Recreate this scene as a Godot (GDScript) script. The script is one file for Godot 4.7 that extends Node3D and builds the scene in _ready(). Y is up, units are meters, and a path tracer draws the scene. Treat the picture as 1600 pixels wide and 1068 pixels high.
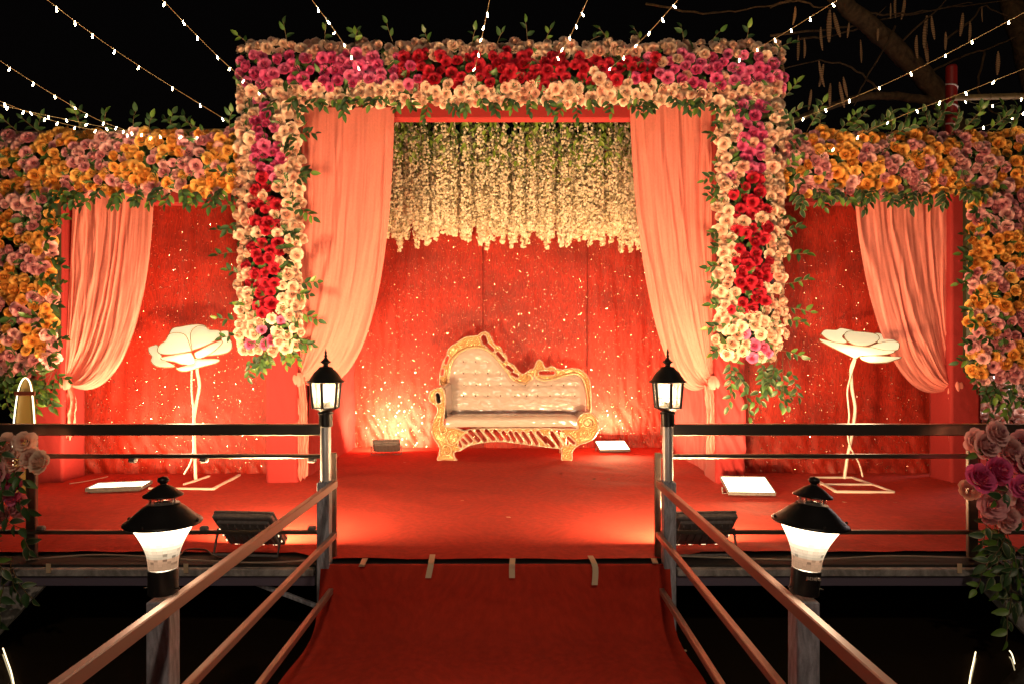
extends Node3D
# A flower-decked stage at night: stage, arches of roses, curtains, sofa, walkway over water.
const FPX := 1067.0      # lens, in pixels of the 1600-wide photograph
const EYE := 1.03        # eye height over the stage floor
const FRONT := 3.33      # metres from the eye to the stage's front edge (z = 0)
var rng := RandomNumberGenerator.new()
var used := {}
var M := {}
var rose_meshes := {}
var leaf_meshes := []
var noise := FastNoiseLite.new()

# ---------------------------------------------------------------- mesh builder
class MB:
	var v := PackedVector3Array()
	var n := PackedVector3Array()
	var c := PackedColorArray()
	var uv := PackedVector2Array()
	var ix := PackedInt32Array()
	var col := Color.WHITE
	func grid(rows: Array, closed := false, cols: Array = []) -> void:
		var nu: int = rows[0].size()
		var nv: int = rows.size()
		var b0 := v.size()
		var wu := nu + 1 if closed else nu
		for j in nv:
			for i in wu:
				v.append(rows[j][i % nu]); n.append(Vector3.ZERO)
				c.append(cols[j][i % nu] if cols else col)
				uv.append(Vector2(float(i) / (wu - 1), float(j) / maxi(nv - 1, 1)))
		for j in nv - 1:
			for i in wu - 1:
				var a := b0 + j * wu + i
				_t(a, a + 1, a + wu + 1); _t(a, a + wu + 1, a + wu)
		if closed:
			for j in nv:
				var s := n[b0 + j * wu] + n[b0 + j * wu + wu - 1]
				n[b0 + j * wu] = s; n[b0 + j * wu + wu - 1] = s
		for k in range(b0, v.size()):
			n[k] = n[k].normalized() if n[k].length_squared() > 1e-20 else Vector3.UP
	func _t(a: int, b: int, d: int) -> void:
		var nn := (v[d] - v[a]).cross(v[b] - v[a])
		n[a] += nn; n[b] += nn; n[d] += nn
		ix.append(a); ix.append(b); ix.append(d)
	func poly(p: Array, centre = null) -> void:      # a flat convex face, turned away from centre
		var nn: Vector3 = (p[2] - p[0]).cross(p[1] - p[0])
		if centre != null:
			var mid := Vector3.ZERO
			for q in p: mid += q
			if nn.dot(mid / p.size() - centre) < 0.0:
				p = p.duplicate(); p.reverse(); nn = -nn
		nn = nn.normalized()
		var b0 := v.size()
		for q in p:
			v.append(q); n.append(nn); c.append(col); uv.append(Vector2(q.x + q.z, q.y))
		for k in range(1, p.size() - 1):
			ix.append(b0); ix.append(b0 + k); ix.append(b0 + k + 1)
	func box(at: Vector3, size: Vector3, bas := Basis(), ch := 0.0) -> void:
		var h := size / 2.0
		ch = minf(ch, minf(h.x, minf(h.y, h.z)) * 0.9)
		var i := h - Vector3.ONE * ch
		for s in [-1, 1]:
			for t in [[0, 1, 2], [1, 2, 0], [2, 0, 1]]:
				var f := []
				for q in [[-1, -1], [-1, 1], [1, 1], [1, -1]]:
					var p := Vector3.ZERO
					p[t[0]] = s * h[t[0]]; p[t[1]] = q[0] * i[t[1]]; p[t[2]] = q[1] * i[t[2]]
					f.append(at + bas * p)
				poly(f, at)
		if ch <= 0.0: return
		for t in [[0, 1, 2], [1, 2, 0], [2, 0, 1]]:
			for s in [[-1, -1], [-1, 1], [1, 1], [1, -1]]:
				var f := []
				for q in [[0, -1], [0, 1], [1, 1], [1, -1]]:
					var p := Vector3.ZERO
					p[t[0]] = s[0] * (h[t[0]] if q[0] == 0 else i[t[0]])
					p[t[1]] = s[1] * (i[t[1]] if q[0] == 0 else h[t[1]])
					p[t[2]] = q[1] * i[t[2]]
					f.append(at + bas * p)
				poly(f, at)
		for sx in [-1, 1]:
			for sy in [-1, 1]:
				for sz in [-1, 1]:
					var g := Vector3(sx, sy, sz)
					poly([at + bas * (g * Vector3(h.x, i.y, i.z)), at + bas * (g * Vector3(i.x, h.y, i.z)), at + bas * (g * Vector3(i.x, i.y, h.z))], at)
	func tube(path: Array, r, sides := 8, caps := true, flat := 1.0) -> void:
		var rows := []
		var t: Vector3 = (path[1] - path[0]).normalized()
		var nn := t.cross(Vector3(0.3, 1, 0.2) if absf(t.y) < 0.9 else Vector3(1, 0, 0.1)).normalized()
		for k in path.size():
			var t2: Vector3 = (path[mini(k + 1, path.size() - 1)] - path[maxi(k - 1, 0)]).normalized()
			nn = (nn - t2 * nn.dot(t2)).normalized()
			var bb := t2.cross(nn)
			var rr: float = r[k] if r is Array else r
			var ring := PackedVector3Array()
			for i in sides:
				var a := -TAU * i / sides
				ring.append(path[k] + (nn * cos(a) + bb * sin(a) * flat) * rr)
			rows.append(ring)
		grid(rows, true)
		if caps:
			for e in [0, rows.size() - 1]:
				poly(Array(rows[e]), path[1] if e == 0 else path[-2])
	func lathe(prof: Array, seg := 24, xf := Transform3D()) -> void:   # (radius, height) from the bottom up
		var rows := []
		for p in prof:
			var ring := PackedVector3Array()
			for i in seg:
				var a := TAU * i / seg
				ring.append(xf * Vector3(p.x * cos(a), p.y, p.x * sin(a)))
			rows.append(ring)
		grid(rows, true)
	func ball(at: Vector3, r: Vector3, bas := Basis(), seg := 10) -> void:
		var prof := []
		for k in seg + 1:
			var a := -PI / 2 + PI * k / seg
			prof.append(Vector2(maxf(cos(a), 0.001), sin(a)))
		lathe(prof, seg * 2, Transform3D(bas * Basis.from_scale(r), at))
	func done() -> ArrayMesh:
		var a := []
		a.resize(Mesh.ARRAY_MAX)
		a[Mesh.ARRAY_VERTEX] = v; a[Mesh.ARRAY_NORMAL] = n; a[Mesh.ARRAY_COLOR] = c; a[Mesh.ARRAY_TEX_UV] = uv; a[Mesh.ARRAY_INDEX] = ix
		var m := ArrayMesh.new()
		m.add_surface_from_arrays(Mesh.PRIMITIVE_TRIANGLES, a)
		return m

# ---------------------------------------------------------------- objects
func P(px: float, py: float, d: float) -> Vector3:      # where a point seen there, d metres away, stands
	return Vector3((px - 800.0) / FPX * d, EYE + (550.0 - py) / FPX * d, FRONT - d)

func G(px: float, py: float, lift := 0.0) -> Vector3:    # on the stage floor
	var d := (EYE - lift) * FPX / (py - 550.0)
	return P(px, py, d)

func numbered(parent: Node, called: String) -> String:
	var key := [parent.get_instance_id(), called]
	var k: int = used.get(key, 0)
	used[key] = k + 1
	return called if k == 0 else "%s_%03d" % [called, k]

func thing(called: String, label: String, category: String, at := Vector3.ZERO, group := "") -> Node3D:
	var o := Node3D.new()
	o.name = numbered(self, called)
	add_child(o, true)
	o.position = at
	tag(o, label, category, group)
	return o

func tag(o: Node, label: String, category: String, group := "") -> void:
	o.set_meta("label", label); o.set_meta("category", category)
	if group: o.set_meta("group", group)

func part(called: String, mesh: Mesh, mat: Material, parent: Node, xf := Transform3D()) -> MeshInstance3D:
	var o := MeshInstance3D.new()
	o.name = numbered(parent, called)
	o.mesh = mesh
	o.material_override = mat
	o.transform = xf
	parent.add_child(o, true)
	return o

func struct(called: String, mesh: Mesh, mat: Material) -> MeshInstance3D:
	var o := part(called, mesh, mat, self)
	o.set_meta("kind", "structure")
	return o

func many(called: String, mesh: Mesh, mat: Material, parent: Node, xs: Array, cols: Array = []) -> MultiMeshInstance3D:
	var mm := MultiMesh.new()
	mm.transform_format = MultiMesh.TRANSFORM_3D
	mm.use_colors = not cols.is_empty()
	mm.mesh = mesh
	mm.instance_count = xs.size()
	for k in xs.size():
		mm.set_instance_transform(k, xs[k])
		if cols: mm.set_instance_color(k, cols[k])
	var o := MultiMeshInstance3D.new()
	o.name = numbered(parent, called)
	o.multimesh = mm
	o.material_override = mat
	o.set_meta("kind", "stuff")
	parent.add_child(o, true)
	return o

func mat(lin: Color, rough := 0.6, metal := 0.0) -> StandardMaterial3D:
	var m := StandardMaterial3D.new()
	m.albedo_color = Color(lin.r, lin.g, lin.b).linear_to_srgb()
	m.roughness = rough
	m.metallic = metal
	return m

func vmat(rough := 0.6, metal := 0.0, through := 0.0) -> StandardMaterial3D:
	var m := mat(Color.WHITE, rough, metal)
	m.vertex_color_use_as_albedo = true
	if through > 0.0:
		m.backlight_enabled = true
		m.backlight = Color(through, through, through).linear_to_srgb()
	return m

func glow(lin: Color, energy: float) -> StandardMaterial3D:
	var m := mat(Color(0.6, 0.6, 0.6), 0.4)
	m.emission_enabled = true
	m.emission = lin.linear_to_srgb()
	m.emission_energy_multiplier = energy
	return m

func mottle(seed_: int, freq: float, stretch: Vector2, lo: float, hi: float, size := 512, fine := 0.0) -> ImageTexture:
	var f := FastNoiseLite.new()
	f.seed = seed_; f.frequency = freq; f.fractal_octaves = 4
	var r := RandomNumberGenerator.new(); r.seed = seed_
	var im := Image.create(size, size, false, Image.FORMAT_RGB8)
	for y in size:
		for x in size:
			var a := float(x) / size
			var b := float(y) / size
			# noise on two circles, so the picture repeats without a seam
			var k: float = f.get_noise_3d(cos(a * TAU) * size / TAU * stretch.x + sin(b * TAU) * size / TAU * stretch.y * 0.7, sin(a * TAU) * size / TAU * stretch.x, cos(b * TAU) * size / TAU * stretch.y)
			var g := clampf(lo + (hi - lo) * (k * 0.8 + 0.5) + r.randf_range(-fine, fine), 0, 1)
			im.set_pixel(x, y, Color(g, g, g))
	im.generate_mipmaps()
	return ImageTexture.create_from_image(im)

func textured(m: StandardMaterial3D, tex: Texture2D, scale: float, bump := 0.0) -> StandardMaterial3D:
	m.uv1_triplanar = true
	m.uv1_world_triplanar = true
	m.uv1_scale = Vector3.ONE * scale
	m.albedo_texture = tex
	if bump > 0.0:
		m.heightmap_enabled = true
		m.heightmap_texture = tex
		m.heightmap_scale = bump
	return m

func facing(nrm: Vector3, roll: float, s: float) -> Basis:     # a basis whose z looks along nrm
	var z := nrm.normalized()
	var x := Vector3.UP.cross(z) if absf(z.y) < 0.95 else Vector3.RIGHT.cross(z)
	x = x.normalized()
	return (Basis(x, z.cross(x), z) * Basis(Vector3.BACK, roll)).scaled_local(Vector3.ONE * s)

func box_mesh(at: Vector3, size: Vector3, ch := 0.003, bas := Basis()) -> ArrayMesh:
	var b := MB.new(); b.box(at, size, bas, ch); return b.done()

func span(a: Vector3, b: Vector3, w: float, h: float, ch := 0.002) -> ArrayMesh:   # a square bar from a to b
	var z := (b - a).normalized()
	var x := (Vector3.UP.cross(z) if absf(z.y) < 0.95 else Vector3.RIGHT).normalized()
	return box_mesh((a + b) / 2, Vector3(w, h, (b - a).length()), ch, Basis(x, z.cross(x), z))

func bez(a: Vector2, b: Vector2, c: Vector2, d: Vector2, t: float) -> Vector2:
	return a.bezier_interpolate(b, c, d, t)

func smooth_path(pts: Array, per := 5) -> Array:
	var out := []
	for k in pts.size() - 1:
		var p0 = pts[maxi(k - 1, 0)]
		var p3 = pts[mini(k + 2, pts.size() - 1)]
		for i in per:
			out.append(pts[k].cubic_interpolate(pts[k + 1], p0, p3, float(i) / per))
	out.append(pts[-1])
	return out

# ---------------------------------------------------------------- flowers and leaves
func petal_rows(phi: float, r0: float, z0: float, L: float, w: float, th0: float, curl: float, cup: float, jit: float) -> Array:
	var rows := []
	var r := r0
	var z := z0
	var ns := 4
	for j in ns + 1:
		var s := float(j) / ns
		var row := PackedVector3Array()
		var wid := w * (0.35 + 0.65 * sin(PI * minf(0.12 + s * 0.62, 1.0))) * (1.0 if j < ns else 0.74)
		for i in 5:
			var t := (i - 2) / 2.0
			var off := t * wid
			var rr := maxf(r, 0.04)
			var ang := phi + off / maxf(rr, wid * 0.75)
			var out := rr + cup * t * t * -0.3 + (0.02 * sin(5.0 * t + jit * 9.0) if j == ns else 0.0)
			row.append(Vector3(cos(ang) * out, sin(ang) * out, z + cup * t * t * s - (0.05 * absf(t) if j == ns else 0.0)))
		rows.append(row)
		var th := th0 + curl * s * s
		r += sin(th) * L / ns
		z += cos(th) * L / ns
	return rows

func make_rose(seed_: int, petal: Color, heart: Color, openness := 1.0) -> ArrayMesh:
	var b := MB.new()
	var r := RandomNumberGenerator.new(); r.seed = seed_
	var rings := [[3, 0.05, 0.46, 0.36, 0.22, -0.12, 0.1, 0.0], [4, 0.12, 0.24, 0.54, 0.30, -0.06, 0.4, 0.02], [4, 0.22, 0.0, 0.68, 0.46, 0.08, 0.6, 0.05], [5, 0.30, -0.14, 0.76, 0.56, 0.24, 0.8, 0.08], [5, 0.36, -0.26, 0.82, 0.64, 0.48, 1.0, 0.10], [6, 0.36, -0.38, 0.86, 0.66, 0.82, 1.0, 0.08]]
	for k in rings.size():
		var g = rings[k]
		var a0 := r.randf() * TAU
		for i in g[0]:
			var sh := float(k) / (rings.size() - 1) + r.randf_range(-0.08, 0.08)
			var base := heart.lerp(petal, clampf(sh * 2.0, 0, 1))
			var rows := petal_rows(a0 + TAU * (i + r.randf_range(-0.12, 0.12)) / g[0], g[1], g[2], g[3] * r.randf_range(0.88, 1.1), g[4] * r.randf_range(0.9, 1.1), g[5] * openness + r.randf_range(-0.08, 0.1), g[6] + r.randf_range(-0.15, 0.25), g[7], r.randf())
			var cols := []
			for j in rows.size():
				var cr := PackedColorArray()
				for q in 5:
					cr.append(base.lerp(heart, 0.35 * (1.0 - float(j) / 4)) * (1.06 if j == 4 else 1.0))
				cols.append(cr)
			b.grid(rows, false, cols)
	return b.done()

func make_leaf(green: Color, edge: Color, wide := 0.5, bend := 0.25) -> ArrayMesh:
	var b := MB.new()
	var rows := []
	var cols := []
	for j in 7:
		var s := j / 6.0
		var w := wide * 0.5 * pow(sin(PI * pow(s, 0.8) * 0.97 + 0.04), 0.8)
		var row := PackedVector3Array()
		var cr := PackedColorArray()
		for t in [-1.0, -0.78, 0.0, 0.78, 1.0]:
			row.append(Vector3(t * w, s, absf(t) * w * 0.3 - bend * s * s))
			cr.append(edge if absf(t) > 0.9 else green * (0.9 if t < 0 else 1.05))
		rows.append(row); cols.append(cr)
	b.grid(rows, false, cols)
	return b.done()

func make_flowers() -> void:
	var kinds := {
		"cream": [Color(0.9, 0.72, 0.58), Color(0.88, 0.46, 0.36)], "blush": [Color(0.88, 0.62, 0.5), Color(0.85, 0.36, 0.3)],
		"pink": [Color(0.78, 0.12, 0.34), Color(0.62, 0.05, 0.2)], "hotpink": [Color(0.80, 0.2, 0.42), Color(0.66, 0.08, 0.24)], "red": [Color(0.6, 0.018, 0.05), Color(0.42, 0.008, 0.02)],
		"mauve": [Color(0.82, 0.39, 0.43), Color(0.46, 0.12, 0.2)], "lilac": [Color(0.88, 0.53, 0.52), Color(0.56, 0.18, 0.26)],
		"orange": [Color(0.9, 0.46, 0.1), Color(0.72, 0.26, 0.03)], "gold": [Color(0.88, 0.54, 0.15), Color(0.75, 0.33, 0.05)],
	}
	var s := 10
	for k in kinds:
		rose_meshes[k] = []
		for i in 4:
			s += 1
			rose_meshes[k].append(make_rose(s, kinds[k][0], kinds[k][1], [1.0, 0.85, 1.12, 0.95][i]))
	leaf_meshes = [
		make_leaf(Color(0.055, 0.13, 0.03), Color(0.055, 0.13, 0.03)), make_leaf(Color(0.035, 0.085, 0.03), Color(0.05, 0.1, 0.03)),
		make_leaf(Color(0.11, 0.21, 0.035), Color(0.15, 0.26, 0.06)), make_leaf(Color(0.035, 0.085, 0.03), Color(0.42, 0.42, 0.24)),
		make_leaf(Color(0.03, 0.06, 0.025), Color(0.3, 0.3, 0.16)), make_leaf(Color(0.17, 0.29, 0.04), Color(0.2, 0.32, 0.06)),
	]
	M.petal = vmat(0.75, 0.0, 0.25)
	M.leaf = vmat(0.42, 0.0, 0.12)

func spray(parent: Node, at: Vector3, dir: Vector3, nrm: Vector3, length: float, count: int, kinds: Array) -> void:
	var b := MB.new()
	var side := dir.cross(nrm).normalized()
	var pts := []
	var sag := rng.randf_range(-0.25, 0.25)
	for k in 5:
		var t := k / 4.0
		pts.append(dir * length * t + side * sag * length * t * t + nrm * 0.06 * sin(t * 2.0))
	b.col = Color(0.10, 0.07, 0.03)
	b.tube(pts, 0.0022, 4, false)
	var o := part("leaf_spray", b.done(), M.leaf, parent, Transform3D(Basis(), at))
	for k in count:
		var t := 0.25 + 0.75 * (k + 0.5) / count
		var p: Vector3 = pts[int(t * 3.99)].lerp(pts[mini(int(t * 3.99) + 1, 4)], fmod(t * 3.99, 1.0))
		var sg := 1.0 if k % 2 == 0 else -1.0
		if k == count - 1: sg = 0.0
		var d := (dir * 0.75 + side * sg * 0.8 + nrm * rng.randf_range(-0.3, 0.4)).normalized()
		var fn := (nrm + side * rng.randf_range(-0.5, 0.5) + Vector3(0, rng.randf_range(-0.3, 0.5), 0)).normalized()
		var x := d.cross(fn).normalized()
		var s := rng.randf_range(0.048, 0.072)
		part("leaf", leaf_meshes[kinds[rng.randi() % kinds.size()]], M.leaf, o, Transform3D(Basis(x, d, x.cross(d)).scaled_local(Vector3.ONE * s), p))

# A padded panel of roses. Its long axis is x (across = false) or y; kind(u, w) names the rose at u along and w (-1..1) across.
func garland(called: String, label: String, lo: Vector2, hi: Vector2, zc: float, bulge: float, vertical: bool, kind: Callable, leaves: Array, sprays: Array, ends := [true, true]) -> Node3D:
	var mid := (lo + hi) / 2
	var o := thing(called, label, "flower garland", Vector3(mid.x, mid.y, zc), "rose garlands on the stage frame")
	var size := hi - lo
	var long := size.y if vertical else size.x
	var half := (size.x if vertical else size.y) / 2
	var b := MB.new()
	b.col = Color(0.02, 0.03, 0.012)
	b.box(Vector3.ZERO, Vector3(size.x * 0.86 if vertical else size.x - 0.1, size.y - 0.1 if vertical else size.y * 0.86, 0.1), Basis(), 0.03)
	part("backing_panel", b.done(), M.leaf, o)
	var place := func(u: float, a: float, depth: float) -> Array:      # u along -1..1, a angle across -> position, normal
		var e := clampf((absf(u) - (1.0 - half * 0.8 / (long * 0.5))) / (half * 0.8 / (long * 0.5)), 0, 1)
		if not ends[0 if u < 0 else 1]: e = 0.0
		var endn := signf(u) * e * 0.9
		var across := sin(a) * half * depth
		var out := (pow(maxf(cos(a), 0.0), 0.45) * bulge * depth) * (1.0 - 0.4 * e * e)
		var along := u * long / 2
		if vertical:
			return [Vector3(across, along, out + 0.03), Vector3(sin(a), endn, cos(a)).normalized()]
		return [Vector3(along, across, out + 0.03), Vector3(endn, sin(a), cos(a)).normalized()]
	var xs := []
	for k in int(long * half * 1300):
		var g = place.call(rng.randf_range(-1, 1), rng.randf_range(-1.35, 1.35), rng.randf_range(0.8, 1.02))
		xs.append(Transform3D(facing(g[1] + Vector3(rng.randf_range(-1, 1), rng.randf_range(-1, 1), rng.randf_range(-0.4, 0.6)), rng.randf() * TAU, rng.randf_range(0.06, 0.09)), g[0]))
	many("foliage", leaf_meshes[0], M.leaf, o, xs)
	var placed: Array[Vector2] = []
	var arc := half * 1.9
	for k in int(long * arc * 4200):
		var q := Vector2(rng.randf_range(-0.99, 0.99) * long / 2, rng.randf_range(-1.06, 1.06) * arc * 0.62)
		var u := q.x / (long / 2)
		var w := q.y / (arc * 0.62)
		if ends[0 if u < 0 else 1] and absf(u) > 1.0 - 0.22 * half / (long * 0.5) and absf(w) > 0.75: continue
		var ok := true
		var gap := 0.057 + 0.008 * sin(q.x * 31.0 + q.y * 17.0)
		for p in placed:
			if absf(p.x - q.x) < gap and p.distance_to(q) < gap:
				ok = false
				break
		if not ok: continue
		placed.append(q)
		if placed.size() > 298: break
		var g = place.call(u, w * 1.2, rng.randf_range(0.92, 1.14))
		var kn: String = kind.call(u, w)
		var nrm: Vector3 = (g[1] * Vector3(0.5, 0.3, 1) + Vector3(rng.randf_range(-0.5, 0.5), rng.randf_range(-0.42, 0.42), 0.25)).normalized()
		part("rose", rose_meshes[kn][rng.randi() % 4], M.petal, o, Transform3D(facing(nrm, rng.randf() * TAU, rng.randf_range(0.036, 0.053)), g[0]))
	for s in sprays:      # [side, how many, length, leaves on each, from, to]
		for k in s[1]:
			var u: float = lerpf(s[4], s[5], (k + rng.randf_range(0.1, 0.9)) / s[1])
			var a: float = s[0] * rng.randf_range(0.9, 1.35)
			var g = place.call(u, a, 0.95)
			var dir: Vector3 = g[1] + Vector3(rng.randf_range(-1.0, 1.0), rng.randf_range(-0.5, 0.2), rng.randf_range(-0.25, 0.35))
			if not vertical and s[0] < 0: dir += Vector3(0, -0.5, 0)
			spray(o, g[0], dir.normalized(), Vector3(0, 0.15, 1).normalized(), s[2] * rng.randf_range(0.7, 1.2), s[3], leaves)
	return o

# ---------------------------------------------------------------- cloth
func curtain(called: String, label: String, t0: Vector2, t1: Vector2, c1: Vector2, c2: Vector2, knot: Vector2, tail: Array, d: float, folds: float, m: Material, seed_: int) -> void:
	# hung between t0 (the post's side) and t1, swept to the knot; c1 and c2 bend the free edge
	var o := thing(called, label, "curtain", P(knot.x, knot.y, d), "salmon curtains tied back on the stage")
	var at := o.position
	var nz := FastNoiseLite.new(); nz.seed = seed_; nz.frequency = 1.0
	var rows := []
	var nu := 110
	var nv := 44
	var s := signf(t1.x - t0.x)
	for j in nv + 1:
		var t := float(j) / nv
		var row := PackedVector3Array()
		for i in nu + 1:
			var u := float(i) / nu
			var top := t0.lerp(t1, u)
			var e0 := Vector2(lerpf(t0.x, knot.x, 0.33), lerpf(t0.y, knot.y, 0.33))
			var e1 := Vector2(lerpf(t0.x, knot.x, 0.7), lerpf(t0.y, knot.y, 0.7))
			var q := bez(top, e0.lerp(c1, u), e1.lerp(c2, pow(u, 1.15)), knot + Vector2(s * 9.0 * (u - 0.3), 10.0 * (u - 0.5)), t)
			var fade := smoothstep(0.0, 0.12, t) * 0.6 + 0.4
			var ph := u * folds * TAU + 7.0 * nz.get_noise_2d(u * 2.4, t * 0.9)
			var amp := (0.011 if folds < 7.0 else 0.0085) * fade * (1.0 - 0.45 * t) * clampf(0.75 + 1.7 * nz.get_noise_2d(u * 3.1 + 7.0, t * 0.8 + 3.0), 0.12, 1.7)
			var z := amp * (sin(ph) + 0.35 * sin(2.3 * ph + 1.0)) + 0.05 * sin(PI * t) * u + 0.014 * nz.get_noise_2d(u * 4.0, t * 3.0 + 9.0) + 0.003 * nz.get_noise_2d(u * 40.0, t * 3.0)
			z += 0.03 * t * t * sin(u * 9.0 + float(seed_))
			row.append(P(q.x, q.y, d - z) - at)
		rows.append(row)
	var b := MB.new()
	b.grid(rows)
	part("drape", b.done(), m, o)
	b = MB.new()
	var kr := []
	for j in 9:
		var ring := PackedVector3Array()
		var t := j / 8.0
		for i in 24:
			var a := -TAU * i / 24
			var r := 0.048 * (0.55 + 0.45 * sin(PI * t)) * (1.0 + 0.13 * sin(a * 7.0 + t * 3.0))
			ring.append(Vector3(cos(a) * r * 1.1 + 0.01, 0.055 - 0.11 * t, sin(a) * r * 0.8 + 0.03))
		kr.append(ring)
	b.grid(kr, true)
	part("knot", b.done(), m, o)
	b = MB.new()
	rows = []
	for j in 30:
		var t := j / 29.0
		var row := PackedVector3Array()
		for i in 41:
			var u := i / 40.0
			var xl: float = lerpf(tail[0], tail[2], smoothstep(0.0, 0.4, t))
			var xr: float = lerpf(tail[1], tail[3], smoothstep(0.0, 0.3, t))
			var bottom: float = tail[4] + (tail[5] - tail[4]) * u + 7.0 * nz.get_noise_2d(u * 8.0, 40.0)
			var x := lerpf(xl, xr, u) + 2.5 * nz.get_noise_2d(t * 2.0, u * 2.0 + 5.0)
			row.append(P(x, lerpf(knot.y + 4.0, bottom, t), d - 0.02 - 0.016 * sin(u * TAU * 3.5 + nz.get_noise_2d(u, t * 3.0) * 4.0)) - at)
		rows.append(row)
	b.grid(rows)
	part("tail", b.done(), m, o)

func cloth_wall(x0: float, x1: float, y0: float, y1: float, z: float, nx: int, ny: int, amp: float, seed_: int, at: Vector3, gather := 0.0) -> ArrayMesh:
	var nz := FastNoiseLite.new(); nz.seed = seed_; nz.frequency = 1.0
	var rows := []
	var cols := []
	for j in ny + 1:
		var row := PackedVector3Array()
		var cr := PackedColorArray()
		var y := lerpf(y1, y0, float(j) / ny)
		for i in nx + 1:
			var x := lerpf(x0, x1, float(i) / nx)
			var low := exp(-(y - y0) / 0.28)
			var w := amp * (nz.get_noise_2d(x * 5.0, y * 0.9) + 0.5 * nz.get_noise_2d(x * 14.0, y * 1.2)) + gather * low * (nz.get_noise_2d(x * 9.0 + y * 4.0, y * 5.0) + 0.4)
			# broad patches of shadow painted into the cloth by vertex colour
			var shade_paint := clampf(0.86 + 0.34 * nz.get_noise_2d(x * 1.1 + 40.0, y * 1.5) + 0.22 * nz.get_noise_2d(x * 3.0, y * 4.0 + 20.0), 0.28, 1.0)
			cr.append(Color(shade_paint, shade_paint, shade_paint))
			row.append(Vector3(x, y + gather * low * 0.3 * nz.get_noise_2d(x * 6.0, 2.0), z + w) - at)
		rows.append(row)
		cols.append(cr)
	var b := MB.new(); b.grid(rows, false, cols); return b.done()

func sequins(parent: Node, x0: float, x1: float, y0: float, y1: float, z: float, count: int) -> void:
	var b := MB.new()
	var f := []
	for k in 6: f.append(Vector3(cos(-TAU * k / 6), sin(-TAU * k / 6), 0.0))
	b.poly(f)
	var xs := []
	for k in count:
		var n := Vector3(rng.randfn(0, 0.3), rng.randfn(0, 0.3), 1)
		xs.append(Transform3D(facing(n, rng.randf() * TAU, rng.randf_range(0.0023, 0.0048)), Vector3(rng.randf_range(x0, x1), lerpf(y0, y1, pow(rng.randf(), 1.25)), z + rng.randf_range(0.014, 0.02)) - parent.position))
	many("sequins", b.done(), M.sequin, parent, xs)

# ---------------------------------------------------------------- sofa
func sd_poly(p: Vector2, q: PackedVector2Array) -> float:
	var d := 1e9
	var s := 1.0
	var j := q.size() - 1
	for i in q.size():
		var a := q[i]
		var e := q[j] - a
		var w := p - a
		d = minf(d, (w - e * clampf(w.dot(e) / e.dot(e), 0.0, 1.0)).length_squared())
		if (p.y >= a.y) != (p.y >= q[j].y):
			if (p.x - a.x) < e.x * (p.y - a.y) / e.y: s = -s
		j = i
	return s * sqrt(d)

func relief(outline: Array, holes: Array, cell: float, thick: float, seed_: int) -> ArrayMesh:
	var q := PackedVector2Array(smooth_path(outline + [outline[0]], 3))
	q.resize(q.size() - 1)
	var lo := q[0]
	var hi := q[0]
	for p in q:
		lo = lo.min(p); hi = hi.max(p)
	lo -= Vector2.ONE * cell * 2
	var nx := int((hi.x - lo.x) / cell) + 4
	var ny := int((hi.y - lo.y) / cell) + 4
	var nz := FastNoiseLite.new(); nz.seed = seed_; nz.frequency = 24.0; nz.noise_type = FastNoiseLite.TYPE_CELLULAR; nz.cellular_return_type = FastNoiseLite.RETURN_DISTANCE2_SUB
	var d := PackedFloat32Array()
	for j in ny:
		for i in nx:
			var p := lo + Vector2(i, j) * cell
			var k := sd_poly(p, q)
			if k < cell * 2:
				for h in holes:
					var e: Vector2 = h[1] - h[0]
					var w: Vector2 = p - h[0]
					k = maxf(k, h[2] - (w - e * clampf(w.dot(e) / maxf(e.dot(e), 1e-9), 0, 1)).length())
			d.append(k)
	var id := PackedInt32Array()
	id.resize(nx * ny); id.fill(-1)
	var b := MB.new()
	for side in [1.0, -0.6]:
		id.fill(-1)
		var b0 := b.v.size()
		for j in range(1, ny - 1):
			for i in range(1, nx - 1):
				var at := j * nx + i
				var near := false
				for k in [0, -1, 1, -nx, nx, nx + 1, nx - 1, -nx + 1, -nx - 1]:
					if d[at + k] < 0: near = true
				if not near: continue
				var p := lo + Vector2(i, j) * cell
				var e := -d[at]
				if e < 0.0:
					var gr := Vector2(d[at + 1] - d[at - 1], d[at + nx] - d[at - nx])
					p -= gr.normalized() * d[at]
					e = 0.0
				var t := clampf(e / 0.009, 0, 1)
				var h := thick * sqrt(1.0 - (1.0 - t) * (1.0 - t))
				var inner := smoothstep(0.013, 0.019, e)
				h -= 0.006 * inner
				h += inner * 0.02 * nz.get_noise_2d(p.x * 1.0, p.y * 0.8) + inner * 0.006 * sin(p.x * 150.0 + 12.0 * sin(p.y * 30.0)) 
				id[at] = b.v.size()
				b.v.append(Vector3(p.x, p.y, h * side)); b.n.append(Vector3.ZERO); b.uv.append(p)
				b.c.append(Color(0.70, 0.58, 0.47).lerp(Color(0.58, 0.38, 0.18), inner))
		for j in ny - 1:
			for i in nx - 1:
				var a := id[j * nx + i]
				var c := id[j * nx + i + 1]
				var e := id[(j + 1) * nx + i + 1]
				var f := id[(j + 1) * nx + i]
				if a < 0 or c < 0 or e < 0 or f < 0: continue
				if minf(minf(d[j * nx + i], d[j * nx + i + 1]), minf(d[(j + 1) * nx + i], d[(j + 1) * nx + i + 1])) >= 0: continue
				if side > 0:
					b._t(a, f, e); b._t(a, e, c)
				else:
					b._t(a, e, f); b._t(a, c, e)
		for k in range(b0, b.v.size()): b.n[k] = b.n[k].normalized()
	return b.done()

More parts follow.
